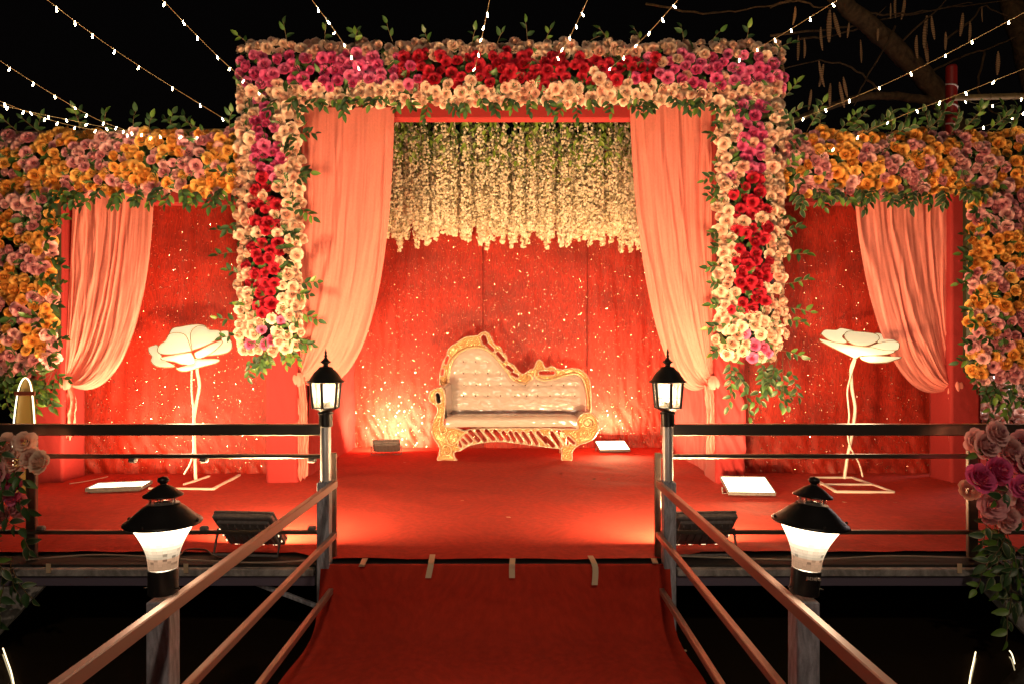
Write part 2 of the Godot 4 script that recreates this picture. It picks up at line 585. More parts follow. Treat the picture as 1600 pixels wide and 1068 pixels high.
func make_sofa() -> void:
	var d0 := 6.47
	var o := thing("sofa", "cream tufted sofa with carved gold frame before the red backdrop", "sofa", G(803, 719.6))
	var base := o.position
	var q := func(cx: float, cy: float, d: float) -> Vector3: return P(640 + cx / 4.644, 500 + cy / 4.644, d) - base
	var q2 := func(list: Array, d: float) -> Array:
		var out := []
		for k in range(0, list.size(), 2):
			var p: Vector3 = q.call(list[k], list[k + 1], d)
			out.append(Vector2(p.x, p.y))
		return out
	var hole := func(list: Array, d: float) -> Array:
		var out := []
		for h in list:
			var a = q2.call([h[0], h[1], h[2], h[3]], d)
			out.append([a[0], a[1], h[4] / 4.644 / FPX * d])
		return out
	# carved front: left arm face, apron with slanted slots, feet and right scroll in one piece
	var front := [235, 478, 200, 484, 160, 500, 137, 538, 142, 582, 165, 606, 190, 622, 200, 650, 186, 690, 166, 730, 155, 775, 158, 822, 176, 862, 200, 896, 214, 930, 210, 972, 202, 1018, 344, 1018, 331, 988, 328, 960, 348, 952, 372, 948, 400, 930, 440, 911, 500, 896, 560, 887, 640, 882, 720, 887, 800, 897, 900, 911, 980, 921, 1060, 931, 1092, 940, 1098, 980, 1102, 1018, 1180, 1018, 1182, 962, 1202, 930, 1242, 902, 1290, 887, 1338, 860, 1368, 805, 1372, 745, 1352, 692, 1312, 664, 1262, 668, 1222, 700, 1210, 745, 1216, 780, 1180, 782, 1000, 777, 800, 777, 600, 777, 500, 782, 430, 786, 400, 796, 340, 775, 268, 764, 254, 735, 258, 680, 266, 600, 262, 540, 252, 500]
	var slots := [[358, 880, 372, 912, 8], [384, 862, 412, 890, 9], [410, 832, 446, 872, 11], [440, 806, 500, 868, 13], [494, 800, 546, 866, 13], [556, 802, 608, 858, 13], [620, 806, 664, 858, 14], [682, 812, 716, 860, 12], [730, 812, 760, 868, 11], [772, 818, 812, 876, 11], [822, 815, 870, 886, 11], [878, 814, 922, 892, 11], [930, 812, 990, 880, 11], [985, 850, 1040, 908, 13], [1030, 816, 1092, 908, 13], [1085, 806, 1140, 890, 12], [1150, 850, 1190, 888, 10], [205, 540, 212, 585, 13]]
	var fz: float = FRONT - d0 - base.z
	part("carved_front", relief(q2.call(front, d0), hole.call(slots, d0), 0.0062, 0.03, 3), M.gilt, o, Transform3D(Basis(), Vector3(0, 0, fz)))
	# carved back
	var db := 6.95
	var outer := [212, 640, 218, 520, 214, 440, 217, 380, 228, 335, 236, 305, 246, 280, 264, 255, 276, 212, 300, 184, 336, 160, 374, 136, 400, 118, 440, 112, 490, 108, 515, 90, 545, 80, 574, 90, 590, 115, 606, 145, 625, 175, 655, 186, 672, 206, 680, 232, 702, 248, 714, 275, 718, 298, 742, 309, 766, 326, 788, 356, 812, 380, 832, 381, 852, 364, 876, 352, 896, 344, 910, 316, 921, 290, 941, 279, 962, 290, 976, 315, 990, 340, 1006, 335, 1030, 324, 1052, 335, 1072, 346, 1110, 351, 1150, 345, 1192, 340, 1240, 352, 1280, 380, 1306, 420, 1316, 470, 1319, 560, 1318, 660]
	var inner := [1280, 660, 1282, 540, 1266, 470, 1240, 415, 1185, 390, 1105, 410, 1030, 430, 970, 436, 925, 420, 905, 402, 885, 432, 850, 462, 795, 460, 745, 430, 700, 372, 645, 300, 590, 240, 520, 204, 425, 208, 350, 246, 308, 305, 288, 380, 280, 460, 278, 640]
	var bh := [[537, 128, 547, 158, 17], [276, 268, 263, 308, 9], [240, 362, 238, 388, 9], [565, 178, 602, 214, 11], [640, 240, 680, 285, 11], [710, 336, 742, 362, 10], [745, 385, 780, 404, 9], [950, 380, 1040, 380, 11]]
	var bz: float = FRONT - db - base.z
	part("carved_back", relief(q2.call(outer + inner, db), hole.call(bh, db), 0.0066, 0.035, 7), M.gilt, o, Transform3D(Basis(), Vector3(0, 0, bz)))
	# upholstered back with buttons
	var topc := []
	for k in range(0, inner.size(), 2): topc.append(Vector2(inner[k], inner[k + 1]))
	topc.reverse()
	var buttons := []
	for r in [[300, [390, 478, 565]], [385, [390, 478, 568, 660]], [470, [395, 485, 572, 660, 750, 840, 930, 1030, 1118, 1205]], [548, [390, 478, 568, 660, 765, 850, 930, 1020, 1112, 1200]]]:
		for x in r[1]: buttons.append(Vector2(x, r[0]))
	var rows := []
	var nx := 150
	var ny := 70
	for j in ny + 1:
		var row := PackedVector3Array()
		for i in nx + 1:
			var cx := lerpf(262, 1298, float(i) / nx)
			var top := 700.0
			for k in topc.size() - 1:
				if topc[k].x <= cx and cx <= topc[k + 1].x and topc[k + 1].x > topc[k].x:
					top = minf(top, lerpf(topc[k].y, topc[k + 1].y, (cx - topc[k].x) / (topc[k + 1].x - topc[k].x)))
			top -= 14.0
			var cy := lerpf(minf(top, 640.0), 700.0, float(j) / ny)
			var puff := 0.0
			for bt in buttons:
				var e: float = Vector2((cx - bt.x) * 0.8, cy - bt.y).length()
				puff -= 0.010 * exp(-e * e / 320.0) + 0.004 * exp(-pow((cy - bt.y) / 9.0, 2)) * exp(-pow((cx - bt.x) / 60.0, 2))
			var edge: float = minf(1.0, minf((cy - top) / 60.0, minf(cx - 262, 1298 - cx) / 60.0))
			var lean := 0.11 * smoothstep(300.0, 690.0, cy)
			puff += 0.05 * sqrt(maxf(edge, 0.0)) + 0.006 * noise.get_noise_2d(cx * 0.012, cy * 0.03)
			row.append(q.call(cx, cy, db + 0.015 - puff - lean))
		rows.append(row)
	var b := MB.new(); b.grid(rows)
	part("back_upholstery", b.done(), M.leather, o)
	for bt in buttons:
		b = MB.new()
		b.ball(q.call(bt.x, bt.y, db - 0.025 - 0.11 * smoothstep(300.0, 690.0, bt.y)), Vector3(0.009, 0.009, 0.006), Basis(), 6)
		part("button", b.done(), M.button, o)
	# seat: a bowed cushion
	rows = []
	var prof := [[d0 + 0.5, 0.415], [d0 + 0.3, 0.43], [d0 + 0.12, 0.432], [d0 + 0.03, 0.425], [d0 - 0.012, 0.40], [d0 - 0.022, 0.375], [d0 - 0.02, 0.345], [d0 - 0.005, 0.325], [d0 + 0.03, 0.318]]
	for p in smooth_path(prof.map(func(e): return Vector2(e[0], e[1])), 4):
		var row := PackedVector3Array()
		for i in 61:
			var u := i / 60.0
			var x: float = lerpf(q.call(262, 700, d0).x, q.call(1222, 700, d0).x, u)
			var rim := minf(1.0, minf(u, 1.0 - u) * 18.0)
			row.append(Vector3(x, p.y - 0.02 * (1.0 - sqrt(rim)) + 0.004 * noise.get_noise_2d(u * 14.0, p.x * 12.0), FRONT - p.x - base.z + 0.006 * noise.get_noise_2d(u * 20.0, p.y * 20.0)))
		rows.append(row)
	b = MB.new(); b.grid(rows)
	part("seat", b.done(), M.leather, o)
	# the body under the seat, set back behind the slots
	part("seat_base", box_mesh(Vector3((q.call(262, 700, d0).x + q.call(1222, 700, d0).x) / 2, 0.30, fz - 0.29), Vector3(1.22, 0.06, 0.42), 0.01), M.velvet, o)
	var bl := MB.new()
	for p in [q.call(270, 1018, d0), q.call(1140, 1018, d0)]: bl.box(Vector3(p.x, 0.12, fz - 0.5), Vector3(0.07, 0.24, 0.07), Basis(), 0.006)
	part("rear_feet", bl.done(), M.gilt_plain, o)
	# arms: padded rolls running back from the carved front
	for a in [["left", [[262, 560], [258, 505], [240, 484], [205, 486], [170, 506], [150, 545], [160, 590], [200, 640], [262, 720], [266, 640]]], ["right", []]]:
		b = MB.new()
		if a[0] == "left":
			var ring: Array = smooth_path(a[1].map(func(e): return q.call(e[0], e[1], d0)) + [q.call(262, 560, d0)], 4)
			ring.pop_back()
			rows = []
			for j in 9:
				var row := PackedVector3Array()
				for p in ring: row.append(Vector3(p.x + 0.012 * j / 8.0 * 3.0, p.y + 0.012 * sin(PI * j / 8.0) + 0.02 * j / 8.0, fz - 0.012 - 0.5 * j / 8.0))
				rows.append(row)
			b.grid(rows, true)
		else:
			var c: Vector3 = q.call(1290, 755, d0)
			var path := []
			for j in 9: path.append(Vector3(c.x - 0.004 * j, c.y - 0.005 + 0.002 * j, fz - 0.012 - 0.055 * j))
			b.tube(path, 0.098, 28)
		part("arm", b.done(), M.leather, o)
	# gilt beads and scrolls laid over the carving
	for s in [[[1290, 742], 0.062], [[1290, 742], 0.03]]:
		b = MB.new()
		var path := []
		for k in 40:
			var a := k * 0.33
			var r: float = s[1] * (1.0 - k / 44.0)
			path.append(q.call(s[0][0], s[0][1], d0) + Vector3(cos(a) * r, sin(a) * r, 0.03))
		b.tube(path, 0.007, 6)
		part("scroll", b.done(), M.gilt_plain, o)
	for s in [[276, 620, 282, 460, 290, 380, 312, 303, 354, 243, 425, 204, 520, 200, 594, 236, 650, 297, 706, 370, 750, 428, 800, 458, 850, 458, 888, 430, 880, 395, 856, 388], [915, 360, 908, 395, 930, 424, 975, 436, 1035, 428, 1105, 406, 1188, 385, 1248, 410, 1274, 470, 1288, 560, 1290, 650]]:
		var path := []
		for p in smooth_path(q2.call(s, db), 4): path.append(Vector3(p.x, p.y, bz + 0.036))
		b = MB.new(); b.tube(path, 0.0095, 8)
		part("moulding", b.done(), M.gilt_plain, o)
	for s in [[300, 800, 270, 850, 300, 900, 345, 880, 335, 840, 305, 850], [230, 700, 215, 760, 235, 820, 270, 800, 262, 775], [240, 930, 262, 900, 300, 920, 300, 960, 270, 975, 255, 950], [420, 800, 360, 850, 350, 900]]:
		var path := []
		for p in smooth_path(q2.call(s, d0), 4): path.append(Vector3(p.x, p.y, fz + 0.029))
		b = MB.new(); b.tube(path, 0.007, 6)
		part("scroll", b.done(), M.gilt_plain, o)

# ---------------------------------------------------------------- lamps
func flood(label: String, at: Vector3, yaw: float, nrm: Vector3, w: float, h: float, energy: float, lit: float) -> void:
	var o := thing("floodlight", label, "floodlight", at, "floodlights on the stage floor")
	var z := nrm.rotated(Vector3.UP, yaw).normalized()
	var x := Vector3.RIGHT.rotated(Vector3.UP, yaw)
	x = (x - z * x.dot(z)).normalized()
	var bas := Basis(x, z.cross(x), z)
	var lift := (0.05 if absf(z.y) < 0.9 else 0.034) + absf(bas.y.y) * h / 2
	var c := Vector3(0, lift, 0)
	var b := MB.new()
	var flat := absf(z.y) > 0.9
	b.box(c - z * (0.009 if flat else 0.016), Vector3(w, h, 0.017 if flat else 0.03), bas, 0.006)
	b.box(c - z * (0.022 if flat else 0.036), Vector3(w * 0.86, h * 0.8, 0.012 if flat else 0.02), bas, 0.004)
	part("housing", b.done(), M.flood_grey, o)
	for k in (0 if flat else 7):
		part("cooling_fin", box_mesh(c - z * 0.05 + bas.x * w * 0.75 * (k / 6.0 - 0.5), Vector3(0.004, h * 0.7, 0.014), 0.001, bas), M.flood_grey, o)
	b = MB.new()
	var t := 0.007 if flat else 0.012
	for s in [-1, 1]:
		b.box(c + bas.x * s * (w / 2 - t / 2) + z * 0.005, Vector3(t, h, 0.014), bas, 0.003)
		b.box(c + bas.y * s * (h / 2 - t / 2) + z * 0.0052, Vector3(w - 2 * t, t, 0.0136), bas, 0.003)
	part("rim", b.done(), M.flood_grey, o)
	var face := part("glass", box_mesh(c + z * 0.001, Vector3(w - 2 * t, h - 2 * t, 0.004), 0.0, bas), glow(Color(1, 0.8, 0.5), lit), o)
	face.set_meta("label", "lit glass of the floodlight")
	if w < 0.32 and h > 0.2:
		for k in 4: part("lit_slot", box_mesh(c - z * 0.0335 + bas.y * (h / 2 - 0.008) + x * w * (k - 1.5) * 0.22, Vector3(0.022, 0.004, 0.006), 0.0, bas), M.slot_light, o)
		for k in 5: part("lit_slot", box_mesh(c - z * 0.0335 + x * (w / 2 - 0.008) * (1.0 if k > 2 else -1.0) + bas.y * h * (0.33 - 0.2 * (k % 3)), Vector3(0.004, 0.014, 0.006), 0.0, bas), M.slot_light, o)
	b = MB.new()
	var r := 0.008
	var sgn := -1.0 if absf(z.y) < 0.9 else 0.0
	var foot := c.y - 0.01
	var reach := Vector3(z.x, 0, z.z).normalized() * 0.05 * sgn
	var e := c - z * 0.016
	b.tube([e + x * (w / 2 + 0.012), e + x * (w / 2 + 0.012) + reach + Vector3(0, -foot + 0.01, 0), e - x * (w / 2 + 0.012) + reach + Vector3(0, -foot + 0.01, 0), e - x * (w / 2 + 0.012)], r, 6)
	part("bracket", b.done(), M.flood_grey, o)
	var l := AreaLight3D.new()
	l.name = "floodlight_lamp"
	l.light_color = Color(1, 0.6, 0.28).linear_to_srgb()
	l.light_energy = energy
	l.area_size = Vector2(w - 0.03, h - 0.03)
	l.area_normalize_energy = true
	l.area_range = 30.0
	l.shadow_enabled = true
	o.add_child(l, true)
	l.transform = Transform3D(Basis(-bas.x, bas.y, -bas.z), c + z * 0.012)

func omni(parent: Node, at: Vector3, col: Color, energy: float, size := 0.02) -> void:
	var l := OmniLight3D.new()
	l.name = "lamp_light"
	l.light_color = col.linear_to_srgb()
	l.light_energy = energy
	l.light_size = size
	l.omni_range = 20.0
	l.omni_attenuation = 2.0
	l.shadow_enabled = true
	parent.add_child(l, true)
	l.position = at

func lantern(label: String, at: Vector3) -> void:       # stands on the pipe, at = top of the pipe
	var o := thing("lantern", label, "lantern", at, "black six-sided lanterns at the stage corners")
	var b := MB.new()
	b.lathe([Vector2(0.0, -0.002), Vector2(0.031, -0.002), Vector2(0.033, 0.0), Vector2(0.033, 0.058), Vector2(0.038, 0.06), Vector2(0.038, 0.066), Vector2(0.03, 0.07), Vector2(0.05, 0.083), Vector2(0.062, 0.087), Vector2(0.062, 0.093), Vector2(0.0, 0.093)], 24)
	part("base", b.done(), M.black, o)
	for k in 6:
		var a := TAU * (k + 0.5) / 6
		b = MB.new()
		b.tube([Vector3(cos(a) * 0.062, 0.088, sin(a) * 0.062), Vector3(cos(a) * 0.074, 0.218, sin(a) * 0.074)], 0.0075, 4)
		part("rib", b.done(), M.black, o)
		var a2 := TAU * (k + 1.5) / 6
		var p := [Vector3(cos(a) * 0.061, 0.094, sin(a) * 0.061), Vector3(cos(a2) * 0.061, 0.094, sin(a2) * 0.061), Vector3(cos(a2) * 0.072, 0.216, sin(a2) * 0.072), Vector3(cos(a) * 0.072, 0.216, sin(a) * 0.072)]
		b = MB.new(); b.poly(p, Vector3(0, 0.15, 0))
		var g := part("glass_pane", b.done(), M.pane, o)
		b = MB.new()
		var f := func(u: float, w: float) -> Vector3: return (p[0].lerp(p[1], u)).lerp(p[3].lerp(p[2], u), w) * Vector3(1.012, 1, 1.012)
		for s in [[0.12, 1.0, 0.5, 0.72], [0.88, 1.0, 0.5, 0.72], [0.5, 0.28, 0.12, 0.0], [0.5, 0.28, 0.88, 0.0], [0.0, 0.36, 1.0, 0.36]]:
			b.tube([f.call(s[0], s[1]), f.call(s[2], s[3])], 0.0011, 4, false)
		part("leading", b.done(), M.black, g)
	b = MB.new()
	b.lathe([Vector2(0.0, 0.214), Vector2(0.082, 0.214), Vector2(0.09, 0.212), Vector2(0.091, 0.218), Vector2(0.078, 0.226), Vector2(0.07, 0.24), Vector2(0.055, 0.262), Vector2(0.038, 0.277), Vector2(0.034, 0.284), Vector2(0.03, 0.288), Vector2(0.014, 0.29), Vector2(0.012, 0.3), Vector2(0.022, 0.308), Vector2(0.026, 0.313), Vector2(0.018, 0.318), Vector2(0.008, 0.33), Vector2(0.005, 0.336), Vector2(0.009, 0.342), Vector2(0.005, 0.348), Vector2(0.006, 0.36), Vector2(0.004, 0.366), Vector2(0.001, 0.378)], 24)
	part("roof", b.done(), M.black, o)
	b = MB.new()
	b.lathe([Vector2(0.001, 0.118), Vector2(0.019, 0.12), Vector2(0.021, 0.13), Vector2(0.021, 0.19), Vector2(0.014, 0.2), Vector2(0.001, 0.201)], 16)
	part("bulb", b.done(), glow(Color(1, 0.86, 0.6), 7.0), o)
	b = MB.new()
	b.lathe([Vector2(0.014, 0.093), Vector2(0.014, 0.116), Vector2(0.0, 0.117)], 12)
	part("bulb_socket", b.done(), M.black, o)
	omni(o, Vector3(0, 0.16, 0), Color(1, 0.75, 0.45), 0.16)

func gate_lamp(label: String, at: Vector3, lean: float, marked: bool) -> void:
	var o := thing("pillar_lamp", label, "lamp", at, "black capped pillar lamps on the walkway posts")
	o.rotation.z = lean
	var b := MB.new()
	b.lathe([Vector2(0.0, 0.0), Vector2(0.035, 0.0), Vector2(0.037, 0.002), Vector2(0.037, 0.074), Vector2(0.035, 0.078), Vector2(0.0, 0.078)], 32)
	for s in [-1, 1]: b.tube([Vector3(s * 0.036, 0.018, 0.008), Vector3(s * 0.047, 0.018, 0.008)], 0.0025, 6)
	var base := part("base", b.done(), M.black, o, Transform3D(Basis.from_scale(Vector3(1, 0.85, 1)), Vector3(0, 0.0117, 0)))
	if marked:
		for w in [["J", Color(0.75, 0.12, 0.03), -0.016], ["BENE®", Color(0.6, 0.52, 0.45), 0.001]]:
			var t := TextMesh.new()
			var f := SystemFont.new(); f.font_names = PackedStringArray(["Droid Sans"])
			t.font = f; t.text = w[0]; t.font_size = 32; t.pixel_size = 0.00036; t.depth = 0.004
			part("lettering", t, mat(w[1], 0.5), base, Transform3D(Basis(), Vector3(w[2] + 0.004, 0.058, 0.0362)))
	# diffuser: a flared shell of facets
	var prof := [Vector2(0.036, 0.079), Vector2(0.0365, 0.09), Vector2(0.038, 0.103), Vector2(0.0405, 0.116), Vector2(0.046, 0.133), Vector2(0.054, 0.152), Vector2(0.0645, 0.172), Vector2(0.0775, 0.194)]
	prof = smooth_path(prof, 2)
	b = MB.new()
	var seg := 22
	for j in prof.size() - 1:
		for i in seg:
			var f := []
			for e in [[0, 0], [1, 0], [1, 1], [0, 1]]:
				var a: float = TAU * (i + lerpf(0.03, 0.97, e[0])) / seg
				var p: Vector2 = prof[j].lerp(prof[j + 1], lerpf(0.03, 0.97, e[1]))
				f.append(Vector3(cos(a) * p.x, p.y, sin(a) * p.x))
			var n0 := b.uv.size()
			b.poly(f, Vector3(0, 0.13, 0))
			for k in range(n0, b.uv.size()): b.uv[k] = Vector2((i + 0.5) / seg, (j + 0.5) / 14.0)
	var n1 := b.uv.size()
	b.lathe(prof.map(func(e): return e * Vector2(0.985, 1)), 36)
	for k in range(n1, b.uv.size()): b.uv[k] = Vector2(0.5 / seg, b.uv[k].y)
	part("diffuser", b.done(), M.diffuser, o)
	b = MB.new()
	b.lathe([Vector2(0.0, 0.181), Vector2(0.088, 0.181), Vector2(0.094, 0.179), Vector2(0.0965, 0.183), Vector2(0.095, 0.189), Vector2(0.089, 0.194), Vector2(0.076, 0.209), Vector2(0.062, 0.228), Vector2(0.05, 0.243), Vector2(0.042, 0.25), Vector2(0.04, 0.256), Vector2(0.0, 0.257)], 40, Transform3D(Basis.from_scale(Vector3(1, 0.7, 1)), Vector3(0, 0.0683, 0)))
	for k in 4:
		var a := TAU * k / 4 + 0.05
		b.ball(Vector3(cos(a) * 0.092, 0.205, sin(a) * 0.092), Vector3.ONE * 0.0045, Basis(), 5)
	part("roof", b.done(), M.black, o)
	b = MB.new()
	b.lathe([Vector2(0.0355, 0.256), Vector2(0.0355, 0.277)], 24)
	part("clear_band", b.done(), M.pane_clear, o, Transform3D(Basis(), Vector3(0, -0.0095, 0)))
	b = MB.new()
	b.lathe([Vector2(0.0, 0.2575), Vector2(0.022, 0.2575), Vector2(0.02, 0.262), Vector2(0.0, 0.264)], 20)
	for k in 5: b.tube([Vector3(cos(k * 1.257) * 0.03, 0.257, sin(k * 1.257) * 0.03), Vector3(cos(k * 1.257) * 0.03, 0.277, sin(k * 1.257) * 0.03)], 0.002, 6)
	part("reflector", b.done(), M.chrome, o, Transform3D(Basis(), Vector3(0, -0.0095, 0)))
	b = MB.new()
	b.lathe([Vector2(0.0, 0.2772), Vector2(0.046, 0.2772), Vector2(0.049, 0.276), Vector2(0.049, 0.28), Vector2(0.04, 0.287), Vector2(0.026, 0.3), Vector2(0.014, 0.308), Vector2(0.009, 0.311), Vector2(0.008, 0.314), Vector2(0.013, 0.319), Vector2(0.0145, 0.325), Vector2(0.012, 0.332), Vector2(0.001, 0.336)], 28)
	part("cap", b.done(), M.black, o, Transform3D(Basis.from_scale(Vector3(1, 0.85, 1)), Vector3(0, 0.032, 0)))
	omni(o, Vector3(0, 0.135, 0), Color(1, 0.78, 0.52), 0.12, 0.03)

# ---------------------------------------------------------------- LED flowers
func petal_plate(pts: Array, to3: Callable, thick: float) -> Array:      # pillow-shaped plate and its dark seam
	var q := PackedVector2Array(smooth_path(pts + [pts[0]], 4))
	q.resize(q.size() - 1)
	var c := Vector2.ZERO
	for p in q: c += p
	c /= q.size()
	var b := MB.new()
	for side in [1.0, -1.0]:
		var rows := []
		for k in 6:
			var t := k / 5.0
			var ring := PackedVector3Array()
			for p in q:
				var z: float = thick * side * (0.35 + 0.65 * sqrt(1.0 - t * t)) if k < 5 else 0.0
				ring.append(to3.call(c.lerp(p, maxf(t, 0.01)), z))
			rows.append(ring)
		if side < 0: rows.reverse()
		b.grid(rows, true)
	var s := MB.new()
	var path := []
	for p in q: path.append(to3.call(c.lerp(p, 1.0), thick * 0.2))
	path.append(path[0]); path.append(path[1])
	s.tube(path, 0.003, 5, false)
	return [b.done(), s.done()]

func flower_lamp(label: String, org: Vector2, petals: Array, tilt: float, mid: float, dd: float, stem: Array, cord: Array, frame: Array, lit: float) -> void:
	var foot := P(org.x + stem[-2] / 3.56, org.y + stem[-1] / 3.56, dd)
	foot.y = 0.0
	var o := thing("flower_lamp", label, "flower lamp", foot, "white lit flower sculptures on the stage")
	var to3 := func(p: Vector2, z: float) -> Vector3:
		return P(org.x + p.x / 3.56, org.y + p.y / 3.56, dd + (mid - p.y) * tilt - z) - foot
	for k in petals.size():
		var pts := []
		for i in range(0, petals[k].size(), 2): pts.append(Vector2(petals[k][i], petals[k][i + 1]))
		var to4 := func(p: Vector2, z: float) -> Vector3: return to3.call(p, z + 0.02 * k)
		var g := petal_plate(pts, to4, 0.018)
		var pt := part("petal", g[0], M.petal_glow if k % 2 == 0 else M.petal_glow2, o)
		part("seam", g[1], M.seam, pt)
	var path := []
	for i in range(0, stem.size(), 2): path.append(P(org.x + stem[i] / 3.56, org.y + stem[i + 1] / 3.56, dd) - foot)
	var b := MB.new(); b.tube(smooth_path(path, 4), 0.012, 10)
	part("stem", b.done(), M.white_paint, o)
	path = []
	for i in range(0, cord.size(), 2): path.append(P(org.x + cord[i] / 3.56, org.y + cord[i + 1] / 3.56, dd - 0.02) - foot)
	b = MB.new(); b.tube(smooth_path(path, 4), 0.0065, 6)
	part("cord", b.done(), M.white_paint, o)
	for f in frame:
		var a := G(f[0], f[1], 0.012) - foot
		var c := G(f[2], f[3], 0.012) - foot
		part("base_bar", span(a, c, 0.022, 0.022), M.white_paint, o)
	omni(o, P(org.x + 330 / 3.56, org.y + mid / 3.56, dd - 0.3) - foot, Color(1, 0.72, 0.4), lit, 0.12)

# ---------------------------------------------------------------- string lights
func fairy(label: String, pts: Array, bulbs: Array) -> void:
	# pts: [px, py, metres] along the wire; bulbs: fractions along it
	var o := thing("string_lights", label, "string lights", P(pts[0][0], pts[0][1], pts[0][2]), "fairy light strings over the stage")
	var path := []
	for p in pts: path.append(P(p[0], p[1], p[2]) - o.position)
	path = smooth_path(path, 8) if path.size() > 2 else path
	var b := MB.new(); b.tube(path, 0.0011, 5)
	part("wire", b.done(), M.wire, o)
	var m := path.size() - 1
	for t in bulbs:
		var k := mini(int(t * m), m - 1)
		var p: Vector3 = path[k].lerp(path[k + 1], t * m - k)
		var tiltd := Basis(Vector3.BACK, rng.randf_range(-0.7, 0.7)) * Basis(Vector3.RIGHT, rng.randf_range(-0.5, 0.5))
		part("bulb", M.bulb_mesh, M.bulb, o, Transform3D(tiltd, p))

func even(n: int, from := 0.0, to := 1.0) -> Array:
	var out := []
	for k in n: out.append(lerpf(from, to, (k + 0.5 + rng.randf_range(-0.15, 0.15)) / n))
	return out

# ================================================================ the scene
func _ready() -> void:
	rng.seed = 7
	noise.seed = 5; noise.frequency = 1.0
	# --- camera
	var cam := Camera3D.new()
	cam.name = "camera"
	cam.projection = Camera3D.PROJECTION_FRUSTUM
	cam.near = 0.05
	cam.far = 400.0
	cam.size = 0.05 * 1068.0 / FPX
	cam.frustum_offset = Vector2(0, 0.05 * 16.0 / FPX)
	add_child(cam)
	cam.position = Vector3(0, EYE, FRONT)
	cam.current = true
	# --- sky, exposure
	var we := WorldEnvironment.new()
	we.name = "world_environment"
	var env := Environment.new()
	env.background_mode = Environment.BG_SKY
	var sm := ProceduralSkyMaterial.new()
	sm.sky_top_color = Color(0.10, 0.09, 0.09)
	sm.sky_horizon_color = Color(0.14, 0.11, 0.10)
	sm.ground_bottom_color = Color(0.05, 0.045, 0.04)
	sm.ground_horizon_color = Color(0.08, 0.07, 0.06)
	env.sky = Sky.new(); env.sky.sky_material = sm
	env.background_energy_multiplier = 0.12
	env.tonemap_mode = Environment.TONE_MAPPER_LINEAR
	env.tonemap_exposure = 1.0
	env.sdfgi_enabled = true; env.ssao_enabled = true; env.ssil_enabled = true
	we.environment = env
	add_child(we)
	# --- the lit lamps stand in their builders; the night sky's moonlight is very weak
	var sun := DirectionalLight3D.new()
	sun.name = "moonlight"
	sun.light_energy = 0.004
	sun.light_angular_distance = 0.5
	sun.light_color = Color(0.8, 0.85, 1.0)
	sun.shadow_enabled = true
	sun.rotation_degrees = Vector3(-55, 25, 0)
	add_child(sun)
	materials()
	make_flowers()
	setting()
	stage_frame()
	curtains()
	railings()
	lamps()
	make_sofa()
	led_flowers()
	garlands()
	wisteria()
	bouquets()
	strings()
	trees()
	small_things()

